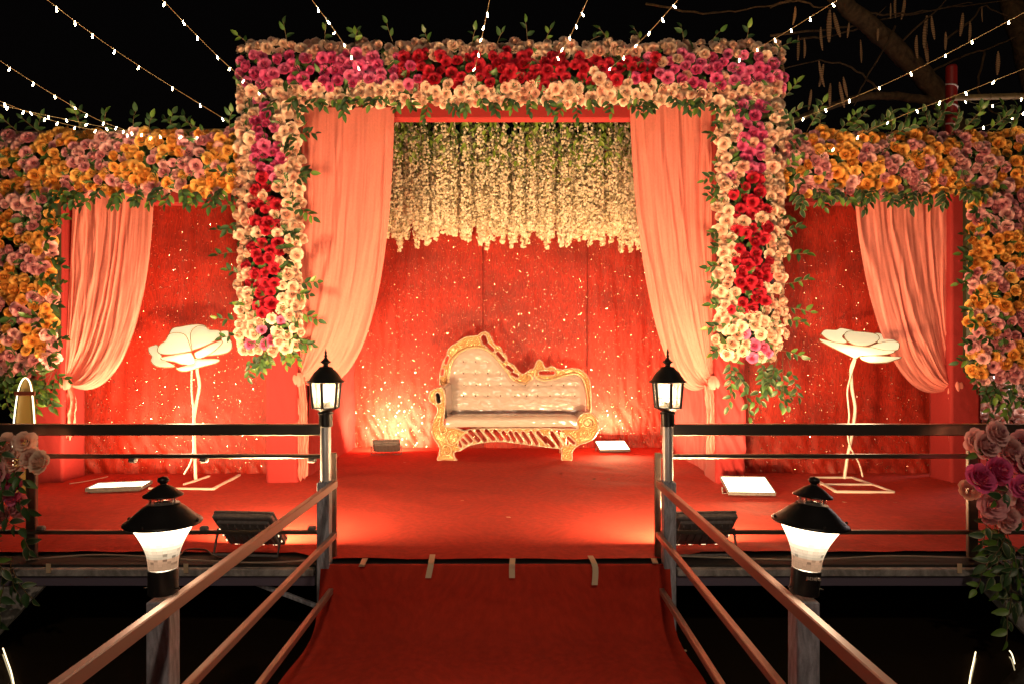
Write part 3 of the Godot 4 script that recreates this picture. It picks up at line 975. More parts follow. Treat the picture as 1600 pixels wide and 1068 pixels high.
func materials() -> void:
	var fabric := mottle(11, 0.05, Vector2(1, 1), 0.84, 1.0, 512, 0.04)
	var streak := mottle(12, 0.03, Vector2(3.2, 0.8), 0.68, 1.0, 512, 0.14)
	var weave := mottle(13, 0.09, Vector2(1, 1), 0.94, 1.0, 256, 0.03)
	M.carpet = textured(mat(Color(0.55, 0.026, 0.007), 0.95), fabric, 0.9, 0.08)
	M.carpet_walk = textured(mat(Color(0.5, 0.027, 0.008), 0.95), fabric, 0.9, 0.3)
	M.backdrop = textured(mat(Color(0.48, 0.019, 0.005), 0.6), streak, 1.7, 0.2)
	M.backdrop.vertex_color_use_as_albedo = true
	M.sequin = mat(Color(0.95, 0.55, 0.4), 0.24, 0.9)
	M.red_cloth = textured(mat(Color(0.31, 0.016, 0.017), 0.85), weave, 1.5)
	M.salmon = textured(mat(Color(0.8, 0.24, 0.2), 0.75), weave, 2.0)
	M.salmon.backlight_enabled = true; M.salmon.backlight = Color(0.35, 0.35, 0.35)
	M.sheer = M.salmon.duplicate()
	M.sheer.transparency = BaseMaterial3D.TRANSPARENCY_ALPHA
	M.sheer.albedo_color.a = 0.88
	M.black = mat(Color(0.012, 0.011, 0.011), 0.35)
	M.dark = mat(Color(0.012, 0.011, 0.011), 0.8)
	M.steel = mat(Color(0.18, 0.15, 0.13), 0.28, 0.75)
	M.pipe = mat(Color(0.62, 0.62, 0.66), 0.38, 0.55)
	M.chrome = mat(Color(0.8, 0.8, 0.8), 0.12, 1.0)
	M.grey_paint = textured(mat(Color(0.5, 0.52, 0.62), 0.5, 0.1), mottle(14, 0.04, Vector2(2.0, 0.5), 0.65, 1.0, 256, 0.05), 3.0)
	M.rail_paint = mat(Color(0.36, 0.24, 0.2), 0.36, 0.4)
	M.fascia = textured(mat(Color(0.42, 0.4, 0.4), 0.6), mottle(16, 0.05, Vector2(1, 1), 0.65, 1.0, 256, 0.05), 2.0)
	M.fascia_blue = mat(Color(0.12, 0.1, 0.15), 0.4)
	M.flood_grey = textured(mat(Color(0.2, 0.18, 0.18), 0.55), mottle(17, 0.05, Vector2(1, 1), 0.75, 1.0, 128, 0.03), 6.0)
	M.pane = StandardMaterial3D.new(); M.pane.transparency = BaseMaterial3D.TRANSPARENCY_ALPHA; M.pane.albedo_color = Color(1, 0.95, 0.85, 0.3); M.pane.roughness = 0.2
	M.pane_clear = StandardMaterial3D.new(); M.pane_clear.transparency = BaseMaterial3D.TRANSPARENCY_ALPHA; M.pane_clear.albedo_color = Color(1, 1, 1, 0.12); M.pane_clear.roughness = 0.05
	M.gilt = vmat(0.27, 0.4)
	M.gilt_plain = mat(Color(0.64, 0.47, 0.28), 0.3, 0.3)
	M.leather = mat(Color(0.5, 0.44, 0.41), 0.16)
	M.leather.clearcoat_enabled = true; M.leather.clearcoat = 0.6; M.leather.clearcoat_roughness = 0.06
	M.button = mat(Color(0.7, 0.68, 0.66), 0.1, 0.8)
	M.velvet = mat(Color(0.35, 0.02, 0.015), 0.9)
	M.white_paint = mat(Color(0.82, 0.74, 0.66), 0.4)
	M.seam = mat(Color(0.3, 0.2, 0.1), 0.6)
	M.tape = mat(Color(0.55, 0.42, 0.28), 0.6)
	M.wire = mat(Color(0.34, 0.26, 0.13), 0.4)
	M.bulb = glow(Color(1, 0.82, 0.48), 80.0)
	M.slot_light = glow(Color(1, 0.7, 0.4), 2.0)
	M.bulb_cool = glow(Color(0.9, 0.9, 1.0), 6.0)
	M.bamboo = textured(mat(Color(0.5, 0.34, 0.14), 0.5), mottle(18, 0.04, Vector2(1, 1), 0.6, 1.0, 128, 0.03), 2.0)
	var b := MB.new()
	b.lathe([Vector2(0.0004, -0.023), Vector2(0.0028, -0.022), Vector2(0.0038, -0.018), Vector2(0.0034, -0.013), Vector2(0.0022, -0.006), Vector2(0.0015, 0.0)], 8)
	M.bulb_mesh = b.done()
	# hatched glow of the lit petals, and the pillar lamps' shell, brightest near its bulb at the top
	for key in ["petal_glow", "petal_glow2"]:
		var im := Image.create(256, 256, false, Image.FORMAT_RGB8)
		for y in 256:
			for x in 256:
				var hat := 0.86 + 0.14 * (0.5 + 0.5 * sin((x + y) * 0.9)) * (0.5 + 0.5 * sin((x - y) * 0.9))
				im.set_pixel(x, y, Color(1, 0.82, 0.46).linear_to_srgb() * hat)
		var m := mat(Color(0.5, 0.45, 0.36), 0.35)
		m.emission_enabled = true
		m.emission = Color.WHITE
		m.emission_texture = ImageTexture.create_from_image(im)
		m.emission_operator = BaseMaterial3D.EMISSION_OP_MULTIPLY
		m.emission_energy_multiplier = 1.15 if key == "petal_glow" else 0.9
		m.uv1_triplanar = true
		m.uv1_scale = Vector3.ONE * 2.5
		M[key] = m
	var di := Image.create(22, 14, false, Image.FORMAT_RGBF)
	var r := RandomNumberGenerator.new(); r.seed = 4
	for j in 14:
		for i in 22:
			var up: float = 0.42 + 0.5 * pow(j / 13.0, 1.2) + 6.0 * pow(j / 13.0, 4.0)
			var tone := r.randf_range(0.82, 1.0)
			if r.randf() < 0.1 and j < 9: tone = r.randf_range(0.3, 0.6)
			di.set_pixel(i, j, Color(1.0, 0.56, 0.32) * up * tone if j < 5 else Color(1.0, 0.76, 0.5) * up * tone)
	M.diffuser = mat(Color(0.12, 0.1, 0.08), 0.3)
	M.diffuser.emission_enabled = true
	M.diffuser.emission = Color.WHITE
	M.diffuser.emission_texture = ImageTexture.create_from_image(di)
	M.diffuser.emission_operator = BaseMaterial3D.EMISSION_OP_MULTIPLY
	M.diffuser.emission_energy_multiplier = 1.0
	M.diffuser.texture_filter = BaseMaterial3D.TEXTURE_FILTER_NEAREST

func setting() -> void:
	# ground far below and around, water in front, the stage deck, its carpet, the walkway
	struct("ground", box_mesh(Vector3(0, -1.6, -40), Vector3(300, 0.2, 300), 0.0), mat(Color(0.03, 0.025, 0.02), 0.95))
	var b := MB.new()
	var rows := []
	for j in 61:
		var row := PackedVector3Array()
		for i in 81:
			var p := Vector2(lerpf(-9, 9, i / 80.0), lerpf(-5.2, 6, j / 60.0))
			row.append(Vector3(p.x, -0.42 + 0.0012 * noise.get_noise_2d(p.x * 1.3, p.y * 2.6), p.y))
		rows.append(row)
	b.grid(rows)
	var water := mat(Color(0.02, 0.013, 0.008), 0.02)
	struct("water", b.done(), water)
	struct("stage_deck", box_mesh(Vector3(0, -0.055, -2.6), Vector3(11, 0.1, 5.2), 0.004), M.dark)
	b = MB.new(); rows = []
	for j in 50:
		var row := PackedVector3Array()
		for i in 161:
			var x := lerpf(-5.2, 5.2, i / 160.0)
			var front := lerpf(-0.16, -0.04, smoothstep(1.05, 0.85, absf(x + 0.07))) + 0.02 * noise.get_noise_1d(x * 2.0)
			var t := pow(j / 49.0, 0.8)
			var z := lerpf(-5.1, front, t)
			var w := 0.006 * noise.get_noise_2d(x * 1.5, z * 2.5) + 0.0045 * pow(maxf(0.0, 1.0 - 5.0 * absf(noise.get_noise_2d(x * 0.6 + 30.0, z * 1.1))), 2.0) + 0.0025 * noise.get_noise_2d(x * 5.0, z * 6.0)
			if j > 45: w += 0.008 * (j - 45) / 4.0 * maxf(0.0, noise.get_noise_1d(x * 3.0 + 9.0) + 0.3)
			row.append(Vector3(x, 0.009 + w, z))
		rows.append(row)
	b.grid(rows)
	struct("stage_carpet", b.done(), M.carpet)
	# walkway deck and the carpet that hangs over the stage's edge and runs towards the camera
	struct("walkway_deck", box_mesh(Vector3(-0.085, -0.385, 3.1), Vector3(1.72, 0.1, 6.0), 0.004), M.dark)
	b = MB.new(); rows = []
	var prof := smooth_path([Vector2(-0.006, -0.002), Vector2(0.014, 0.0), Vector2(0.032, -0.02), Vector2(0.055, -0.1), Vector2(0.085, -0.19), Vector2(0.14, -0.265), Vector2(0.24, -0.31), Vector2(0.38, -0.324), Vector2(0.7, -0.326), Vector2(1.5, -0.326), Vector2(3.0, -0.326), Vector2(6.0, -0.326)], 7)
	for p in prof:
		var row := PackedVector3Array()
		for i in 61:
			var u := i / 60.0
			var x := lerpf(-0.925, 0.765, u)
			var mid: float = 0.014 * noise.get_noise_2d(x * 2.0, p.y * 5.0 + p.x) * smoothstep(0.0, -0.1, p.y)
			row.append(Vector3(x + 0.03 * (1.0 if u > 0.98 else (-1.0 if u < 0.02 else 0.0)) * smoothstep(0.1, 0.5, p.x), p.y + mid * (0.3 if p.x > 0.3 else 0.7) + (0.004 if p.x > 0.2 else 0.0), p.x + mid * (1.0 if p.y > -0.3 and p.x > 0.02 else 0.0)))
		rows.append(row)
	b.grid(rows)
	struct("walkway_carpet", b.done(), M.carpet_walk)
	for s in [-1, 1]:
		var x0 := -0.96 if s < 0 else 0.80
		var x1: float = 5.5 * s
		struct("stage_beam", box_mesh(Vector3((x0 + x1) / 2, -0.033, 0.012), Vector3(absf(x1 - x0), 0.034, 0.05), 0.003), M.fascia)
		struct("stage_skirt", box_mesh(Vector3((x0 + x1) / 2, -0.0775, -0.002), Vector3(absf(x1 - x0), 0.053, 0.03), 0.002), M.fascia_blue)
		# gusset at the deck's corner
		var g := MB.new()
		var a := [Vector3(2.28 * s, -0.106, 0.0), Vector3(2.52 * s, -0.106, 0.0), Vector3(2.52 * s, -0.36, 0.0)]
		var c := a.map(func(e): return e + Vector3(0, 0, -0.03))
		var mid: Vector3 = (a[0] + a[1] + a[2]) / 3 + Vector3(0, 0, -0.015)
		g.poly(a, mid); g.poly(c, mid)
		for k in 3: g.poly([a[k], a[(k + 1) % 3], c[(k + 1) % 3], c[k]], mid)
		struct("deck_gusset", g.done(), M.fascia)
		struct("deck_side_panel", box_mesh(Vector3(4.02 * s, -0.26, -0.015), Vector3(2.98, 0.3, 0.03), 0.002), M.fascia)
	struct("deck_brace", span(P(372, 900, 3.37), P(505, 950, 3.37), 0.02, 0.02), M.grey_paint)
	struct("under_stage_dark_backing", box_mesh(Vector3(0, -0.31, -1.2), Vector3(10, 0.4, 0.1), 0.0), M.dark)  # dark sheet put in for the unlit void beneath the deck

func stage_frame() -> void:
	# centre backdrop: three lengths of sequin cloth
	var zb := FRONT - 7.33
	var o := thing("sequin_backdrop", "large red sequin backdrop behind the sofa", "backdrop", Vector3(0, 0, zb), "red sequin backdrops")
	var xs := [-1.70, (755.0 - 800) / 145.6, (918.0 - 800) / 145.6, 1.68]
	for k in 3:
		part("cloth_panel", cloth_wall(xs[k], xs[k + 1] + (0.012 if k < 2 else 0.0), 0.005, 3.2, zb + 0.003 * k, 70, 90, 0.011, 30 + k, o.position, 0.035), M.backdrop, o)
	sequins(o, -1.68, 1.66, 0.02, 3.15, zb, 8000)
	for k in [1, 2]:
		var sp := []
		for j in 25: sp.append(Vector3(xs[k] + 0.008 * noise.get_noise_1d(j * 0.7 + k * 30.0), 3.2 * j / 24.0, 0.014 + 0.006 * noise.get_noise_1d(j * 2.3)))
		var sb := MB.new(); sb.col = Color(0.5, 0.5, 0.5); sb.tube(sp, 0.007, 6)
		part("seam", sb.done(), M.backdrop, o)
	var rod := MB.new(); rod.tube([Vector3(-1.8, 3.2, 0), Vector3(1.8, 3.2, 0)], 0.02, 8)
	part("rod", rod.done(), M.dark, o)
	# wing backdrops
	var zw := FRONT - 5.78
	for s in [[-3.66, -1.86, "red sequin backdrop behind the lit flower on the left wing"], [1.76, 3.6, "red sequin backdrop behind the lit flower on the right wing"]]:
		o = thing("sequin_backdrop", s[2], "backdrop", Vector3((s[0] + s[1]) / 2, 0, zw), "red sequin backdrops")
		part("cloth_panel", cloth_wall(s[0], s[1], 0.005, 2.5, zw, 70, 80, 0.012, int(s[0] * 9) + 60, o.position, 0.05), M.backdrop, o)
		sequins(o, s[0] + 0.03, s[1] - 0.03, 0.02, 2.45, zw, 3400)
	# pillars wrapped in red cloth
	for p in [[-1.93, -1.69, 3.2, "red cloth pillar left of the sofa under the tall arch"], [1.60, 1.83, 3.2, "pleated red cloth pillar right of the sofa under the tall arch"], [-3.76, -3.53, 2.6, "red cloth pillar at the outer end of the left wing"], [3.45, 3.68, 2.6, "red cloth pillar at the outer end of the right wing"]]:
		o = thing("red_pillar", p[3], "pillar", Vector3((p[0] + p[1]) / 2, 0, FRONT - 5.5), "red cloth pillars of the stage frame")
		var w: float = p[1] - p[0]
		var rows := []
		var wrinkly := 0.085 if p[0] > 1.0 and p[0] < 2.0 else 0.007
		for j in 70:
			var y: float = p[2] * (1.0 - j / 69.0)
			var row := PackedVector3Array()
			for i in 40:
				var t := i / 40.0 * 4.0
				var k := int(t)
				var f := t - k
				var c: Vector2 = [Vector2(-1, 1), Vector2(1, 1), Vector2(1, -1), Vector2(-1, -1)][k].lerp([Vector2(1, 1), Vector2(1, -1), Vector2(-1, -1), Vector2(-1, 1)][k], f)
				var pl := 1.0 + wrinkly * 5.0 * (noise.get_noise_2d(y * 9.0 + c.x * 2.2, c.x * 0.5 + p[0]) + 0.5 * noise.get_noise_2d(y * 15.0 + c.x * 6.0, p[0])) * exp(-y * 0.8)
				row.append(Vector3(c.x * w / 2 * (1.0 + (pl - 1.0) * 0.3), y, c.y * 0.14 * pl))
			rows.append(row)
		var b := MB.new(); b.grid(rows, true)
		part("cloth", b.done(), M.red_cloth, o)
	# header beams
	for h in [[-1.69, 1.60, 2.9, 3.25, "red cloth header beam under the tall rose arch"], [-3.52, -1.94, 2.22, 2.6, "red cloth header beam of the left wing"], [1.84, 3.44, 2.22, 2.6, "red cloth header beam of the right wing"]]:
		o = thing("header_beam", h[4], "beam", Vector3((h[0] + h[1]) / 2, h[2], FRONT - 5.52), "red cloth beams of the stage frame")
		part("cloth", box_mesh(Vector3(0, (h[3] - h[2]) / 2, 0), Vector3(h[1] - h[0], h[3] - h[2], 0.1), 0.01), M.red_cloth, o)
	# side walls of the alcove
	for s in [[-1.685, "red cloth side wall left of the sofa"], [1.655, "red cloth side wall right of the sofa"]]:
		o = thing("side_wall", s[1], "wall", Vector3(s[0], 0, FRONT - 6.5), "red cloth side walls of the alcove")
		var rows := []
		for j in 60:
			var y := 3.1 * (1.0 - j / 59.0)
			var row := PackedVector3Array()
			for i in 50:
				var z := lerpf(-0.82, 0.85, i / 49.0)
				var w := 0.02 * (noise.get_noise_2d(z * 1.6, y * 3.5 + s[0]) + 0.6 * noise.get_noise_2d(z * 3.0 + 5.0, y * 8.0)) + 0.012 * noise.get_noise_2d(z * 9.0, y)
				row.append(Vector3(w, y, z))
			rows.append(row)
		var b := MB.new(); b.grid(rows)
		part("cloth", b.done(), M.red_cloth, o)

func curtains() -> void:
	curtain("curtain", "tall salmon curtain tied back at the left of the sofa", Vector2(474, 168), Vector2(616, 168), Vector2(612, 440), Vector2(572, 645), Vector2(464, 592), [455, 476, 455, 481, 756, 742], 5.42, 5.5, M.sheer, 3)
	curtain("curtain", "tall salmon curtain tied back at the right of the sofa", Vector2(1112, 160), Vector2(984, 168), Vector2(993, 440), Vector2(1042, 655), Vector2(1112, 597), [1100, 1122, 1104, 1124, 716, 706], 5.42, 5.5, M.sheer, 5)
	curtain("curtain", "short salmon curtain tied back on the left wing", Vector2(114, 292), Vector2(240, 292), Vector2(238, 470), Vector2(192, 645), Vector2(102, 597), [92, 112, 88, 118, 700, 680], 5.42, 8.0, M.salmon, 7)
	curtain("curtain", "short salmon curtain tied back on the right wing", Vector2(1494, 285), Vector2(1334, 285), Vector2(1345, 470), Vector2(1400, 650), Vector2(1489, 602), [1482, 1496, 1484, 1502, 692, 702], 5.42, 9.0, M.salmon, 9)

func railings() -> void:
	# walkway sides: posts and three sloping-in-view, level-in-place rails
	for s in [[-0.915, "left walkway railing of grey posts and three bars", -1.0], [0.765, "right walkway railing of grey posts and three bars", 1.0]]:
		var o := thing("railing", s[1], "railing", Vector3(s[0], -0.33, 1.5), "railings along the walkway")
		for z in [0.0, 1.54, 3.08]:
			var top := 0.385 if z > 0.1 else 0.4
			part("post", box_mesh(Vector3(0, (top + 0.33) / 2, z - 1.5), Vector3(0.06, top + 0.33, 0.06), 0.003), M.grey_paint, o)
		for y in [0.385, 0.135, -0.115]:
			part("rail", span(Vector3(-s[2] * 0.045, y + 0.33, -1.53), Vector3(-s[2] * 0.045, y + 0.33, 3.0), 0.024, 0.036 if y > 0.3 else 0.028, 0.003), M.rail_paint, o)
		var pp := thing("lamp_pole", ["silver pole under the left lantern", "silver pole under the right lantern"][0 if s[2] < 0 else 1], "pole", Vector3(s[0] + (0.006 if s[2] < 0 else -0.005), 0.4, 0.0), "poles under the lanterns")
		var b := MB.new()
		b.lathe([Vector2(0.0, 0.0), Vector2(0.0255, 0.0), Vector2(0.0255, 0.27), Vector2(0.0, 0.27)], 24)
		part("tube", b.done(), M.pipe, pp)
		b = MB.new()
		for k in 10:
			var a := TAU * k / 10
			b.ball(Vector3(cos(a) * 0.026, 0.001 + 0.003 * (k % 2), sin(a) * 0.026), Vector3(0.007, 0.004, 0.006), Basis(), 4)
		part("weld", b.done(), M.grey_paint, pp)
	# stage front railings
	for s in [[-1.0, -0.905, -3.4, -2.40, "polished steel railing along the stage front, left of the walkway"], [1.0, 0.74, 3.4, 2.30, "polished steel railing along the stage front, right of the walkway"]]:
		var o := thing("stage_railing", s[4], "railing", Vector3((s[1] + s[2]) / 2, 0, -0.055), "steel railings along the stage front")
		var cx: float = (s[1] + s[2]) / 2
		var w: float = absf(s[2] - s[1])
		for r in [[0.648, 0.056, 0.05], [0.516, 0.022, 0.022], [0.14, 0.02, 0.022]]:
			part("rail", box_mesh(Vector3(0, r[0], 0), Vector3(w, r[1], r[2]), 0.004), M.steel, o)
		for x in [s[1], s[3], s[2]]:
			var h := 0.53 if x == s[1] else 0.62
			part("post", box_mesh(Vector3(x - cx - (0.012 * s[0] if x == s[1] else 0.0), h / 2, -0.026), Vector3(0.03 if x == s[1] else 0.05, h, 0.024), 0.003), M.steel, o)
		if s[0] < 0:
			for px in [58.0, 203.0, 315.0, 485.0]:
				for y in [0.496, 0.158]:
					var x: float = (px - 800) / FPX * (FRONT + 0.03)
					part("clamp", box_mesh(Vector3(x - cx, y, 0.0), Vector3(0.042, 0.026, 0.03), 0.008), M.flood_grey, o)

func lamps() -> void:
	lantern("lit black lantern on the pole left of the walkway", Vector3(-0.909, 0.671, 0))
	lantern("lit black lantern on the pole right of the walkway", Vector3(0.76, 0.671, 0))
	gate_lamp("lit pillar lamp with black cap on the left walkway post", Vector3(-0.915, 0.388, 1.54), 0.0, false)
	gate_lamp("lit leaning pillar lamp with black cap on the right walkway post", Vector3(0.765, 0.388, 1.54), -0.09, true)
	# the white lamp on a pole behind the viewer, whose reflection shows in the sofa's leather
	var vl := thing("pole_lamp", "white floodlight on a pole behind the viewer, mirrored in the sofa", "floodlight", Vector3(0.5, -0.33, 8.0))
	var vb := MB.new(); vb.tube([Vector3(0, 0, 0), Vector3(0, 6.2, 0)], 0.04, 10)
	part("pole", vb.done(), M.grey_paint, vl)
	var aim := Basis(Vector3.RIGHT, -0.5)
	part("housing", box_mesh(Vector3(0, 6.3, 0), Vector3(0.44, 0.34, 0.08), 0.01, aim), M.flood_grey, vl)
	part("glass", box_mesh(Vector3(0, 6.3, 0) + aim * Vector3(0, 0, -0.042), Vector3(0.4, 0.3, 0.006), 0.0, aim), glow(Color(0.95, 0.95, 1.0), 8.0), vl)
	var al := AreaLight3D.new()
	al.name = "floodlight_lamp"
	al.light_color = Color(1, 0.72, 0.48).linear_to_srgb()
	al.light_energy = 16.0
	al.area_size = Vector2(0.4, 0.3)
	al.area_normalize_energy = true
	al.area_range = 40.0
	al.shadow_enabled = true
	vl.add_child(al, true)
	al.transform = Transform3D(aim, Vector3(0, 6.3, 0) + aim * Vector3(0, 0, -0.06))
	# floodlights: two big ones at the front, two on the wings, two behind the sofa
	flood("big grey floodlight at the stage's front left edge, seen from behind", G(392, 864), -0.08, Vector3(0, 0.7, -0.72), 0.31, 0.25, 16.5, 9.0)
	flood("big grey floodlight at the stage's front right edge, seen from behind", G(1095, 864), 0.05, Vector3(0, 0.7, -0.72), 0.31, 0.25, 16.5, 9.0)
	flood("white-hot floodlight lying below the left wing curtain", G(187, 766), 0.25, Vector3(0, 1, -0.03), 0.38, 0.28, 7.0, 9.0)
	flood("white-hot floodlight lying beside the right pillar", G(1168, 772), -0.08, Vector3(0, 1, 0.24), 0.33, 0.28, 4.5, 9.0)
	flood("white-hot floodlight lying right of the sofa's foot", G(957, 706), 0.1, Vector3(0, 1, 0.26), 0.32, 0.25, 9.0, 8.0)
	flood("small floodlight left of the sofa turned to the backdrop", G(604, 710), 0.1, Vector3(0, 0.75, -0.66), 0.27, 0.16, 7.0, 8.0)

func led_flowers() -> void:
	flower_lamp("white lit flower sculpture on the left wing, facing the viewer", Vector2(200, 490), [
		[225, 118, 247, 82, 300, 71, 350, 62, 400, 60, 438, 78, 428, 150, 350, 205, 290, 180],
		[112, 186, 160, 172, 168, 205, 186, 235, 190, 258, 262, 290, 200, 297, 150, 288, 126, 262, 131, 236, 114, 212],
		[515, 97, 555, 96, 560, 128, 578, 166, 570, 202, 530, 222, 450, 233, 440, 222, 520, 165, 528, 148],
		[265, 303, 330, 283, 375, 256, 400, 251, 500, 252, 492, 272, 400, 296, 330, 318, 286, 316],
		[352, 206, 326, 130, 290, 108, 232, 112, 206, 150, 176, 172, 162, 202, 180, 222, 242, 225],
		[355, 202, 346, 112, 380, 71, 428, 72, 452, 89, 505, 94, 514, 116, 490, 146, 420, 180],
		[350, 215, 369, 258, 360, 278, 300, 280, 250, 265, 192, 256, 186, 242, 260, 228],
		[368, 218, 382, 245, 430, 236, 480, 206, 521, 166, 518, 150, 460, 170]], 0.0016, 205.0, 5.3,
		[378, 250, 384, 320, 396, 400, 380, 490, 366, 590, 368, 700, 372, 820, 375, 920], [354, 300, 352, 420, 362, 540, 362, 680, 362, 760, 345, 830, 310, 890],
		[[232, 763, 332, 764], [332, 764, 374, 742], [287, 757, 326, 744]], 0.30)
	flower_lamp("white lit flower sculpture on the right wing, seen from its side", Vector2(1250, 490), [
		[118, 112, 140, 90, 200, 91, 225, 81, 262, 86, 302, 98, 250, 113, 238, 132, 262, 160, 200, 160, 150, 140],
		[400, 113, 440, 108, 490, 131, 547, 158, 500, 166, 440, 165, 425, 140],
		[386, 182, 430, 166, 500, 152, 548, 159, 554, 180, 540, 202, 470, 202, 400, 192],
		[246, 121, 270, 98, 350, 102, 420, 112, 443, 136, 420, 160, 370, 178, 310, 175, 262, 150],
		[108, 137, 150, 150, 240, 168, 340, 182, 400, 187, 470, 202, 530, 206, 500, 223, 420, 231, 340, 233, 310, 246, 280, 234, 180, 187, 120, 155],
		[335, 240, 400, 233, 480, 236, 566, 241, 520, 260, 480, 271, 400, 272, 350, 256]], 0.0030, 180.0, 5.3,
		[314, 240, 300, 262, 286, 310, 291, 420, 308, 520, 298, 620, 285, 700, 265, 800, 248, 915], [312, 252, 276, 370, 265, 440, 275, 560, 270, 620, 270, 700, 290, 760, 330, 830, 350, 905],
		[[1307, 768, 1397, 769], [1397, 769, 1332, 746], [1332, 746, 1268, 746], [1268, 746, 1307, 768], [1282, 757, 1362, 757]], 0.30)

func garlands() -> void:
	var r := rng
	var zc := FRONT - 5.27
	var arch := func(u: float, w: float) -> String:
		var x := u * 2.05
		if w > -0.40 + r.randf_range(-0.14, 0.12) and w < 0.44 + r.randf_range(-0.1, 0.12) and r.randf() > 0.06:
			if absf(x - 0.12) < 1.0 + r.randf_range(-0.25, 0.15): return "red"
			return "pink" if r.randf() < 0.5 else "hotpink"
		return "cream" if r.randf() < 0.72 else "blush"
	for k in 3:
		var xa := lerpf(-2.05, 2.04, k / 3.0)
		var xb := lerpf(-2.05, 2.04, (k + 1) / 3.0)
		var sub := func(u, w): return arch.call((xa + (xb - xa) * (u + 1) / 2) / 2.05, w)
		garland("rose_garland", ["pink and cream left third of the rose garland topping the tall arch", "red and cream middle third of the rose garland topping the tall arch", "pink and cream right third of the rose garland topping the tall arch"][k], Vector2(xa, 2.91), Vector2(xb, 3.35), zc, 0.16, false, sub, [0, 1, 1, 2], [[1, 6, 0.14, 3, -0.95, 0.95], [-1, 12, 0.17, 6, -0.6 if k == 0 else -0.95, 0.6 if k == 2 else 0.95]], [k == 0, k == 2])
	var col := func(pink_hi: float, pink_lo: float, u: float, w: float) -> String:
		if absf(w + 0.05 + r.randf_range(-0.2, 0.2)) < 0.38 and r.randf() > 0.06:
			if u > pink_hi + r.randf_range(-0.12, 0.12): return "pink" if r.randf() < 0.6 else "hotpink"
			if u < pink_lo: return "hotpink" if r.randf() < 0.5 else "cream"
			return "red"
		return "cream" if r.randf() < 0.75 else "blush"
	garland("rose_garland", "hanging rose garland on the left leg of the tall arch", Vector2(-2.06, 1.03), Vector2(-1.60, 2.98), zc, 0.15, true, func(u, w): return col.call(0.28, -0.72, u, w), [0, 1, 2, 1], [[1, 16, 0.2, 6, -0.95, 0.9], [-1, 9, 0.16, 4, -0.95, 0.4]])
	garland("rose_garland", "hanging rose garland on the right leg of the tall arch", Vector2(1.55, 0.98), Vector2(2.05, 2.98), zc, 0.15, true, func(u, w): return col.call(0.32, -0.68, u, w), [0, 1, 2, 3], [[1, 12, 0.18, 5, -0.98, 0.98], [-1, 12, 0.16, 5, -0.98, 0.8]])
	var patch := FastNoiseLite.new(); patch.seed = 21; patch.frequency = 1.0
	var wing := func(u: float, w: float, sx: float, sy: float) -> String:
		var k := sin((u * sx * 7.5 - w * sy * 3.2) + 2.0 * patch.get_noise_2d(u * sx * 2.0, w * 2.0)) + r.randf_range(-1.25, 1.25)
		if k > 0: return "orange" if r.randf() < 0.6 else "gold"
		return "mauve" if r.randf() < 0.55 else "lilac"
	garland("rose_garland", "orange and mauve rose garland along the top of the left wing", Vector2(-4.0, 2.25), Vector2(-1.98, 2.69), zc - 0.04, 0.14, false, func(u, w): return wing.call(u, w, 1.3, 0.5), [0, 1, 1, 2], [[1, 14, 0.2, 5, -0.95, 0.95], [-1, 26, 0.17, 6, -0.55, 0.9]])
	garland("rose_garland", "orange and mauve rose garland along the top of the right wing", Vector2(1.98, 2.25), Vector2(4.05, 2.69), zc - 0.04, 0.14, false, func(u, w): return wing.call(u, w, 1.3, -0.5), [0, 3, 3, 4, 2], [[1, 24, 0.22, 7, -0.95, 0.95], [-1, 26, 0.18, 7, -0.9, 0.55]])
	garland("rose_garland", "orange and mauve rose garland hanging at the left wing's end", Vector2(-4.0, 0.87), Vector2(-3.47, 2.32), zc - 0.02, 0.15, true, func(u, w): return wing.call(w, u, 0.25, 3.4), [0, 1, 1, 2], [[1, 18, 0.18, 5, -0.98, 0.75], [-1, 3, 0.16, 4, -0.9, 0.5]])
	garland("rose_garland", "orange and mauve rose garland hanging at the right wing's end", Vector2(3.47, 0.80), Vector2(4.02, 2.32), zc - 0.02, 0.15, true, func(u, w): return wing.call(w, u, 0.25, 3.4), [0, 1, 1, 2], [[-1, 14, 0.15, 4, -0.98, 0.75], [1, 3, 0.16, 4, -0.9, 0.5]])
	# trailing sprays under the hanging garlands
	for s in [["trailing leafy vine under the right leg of the tall arch", 1.55, 2.1, 0.98, 16, 0.42, [1, 1, 4, 0]], ["trailing leafy vine under the left leg of the tall arch", -2.0, -1.62, 1.06, 8, 0.16, [0, 1, 2]], ["trailing leafy vine under the left wing's hanging garland", -3.98, -3.4, 0.9, 22, 0.32, [0, 1, 2]], ["trailing leafy vine under the right wing's hanging garland", 3.5, 4.05, 0.82, 16, 0.3, [0, 1, 2]]]:
		var o := thing("leafy_vine", s[0], "vine", Vector3((s[1] + s[2]) / 2, s[3], zc + 0.06), "leafy vines under the garlands")
		for k in s[4]:
			spray(o, Vector3(rng.randf_range(-0.5, 0.5) * (s[2] - s[1]), rng.randf_range(-0.05, 0.05), rng.randf_range(0, 0.06)), Vector3(rng.randf_range(-0.6, 0.6), -1, 0.1).normalized(), Vector3(0, 0.2, 1).normalized(), s[5] * rng.randf_range(0.5, 1.15), 7, s[6])

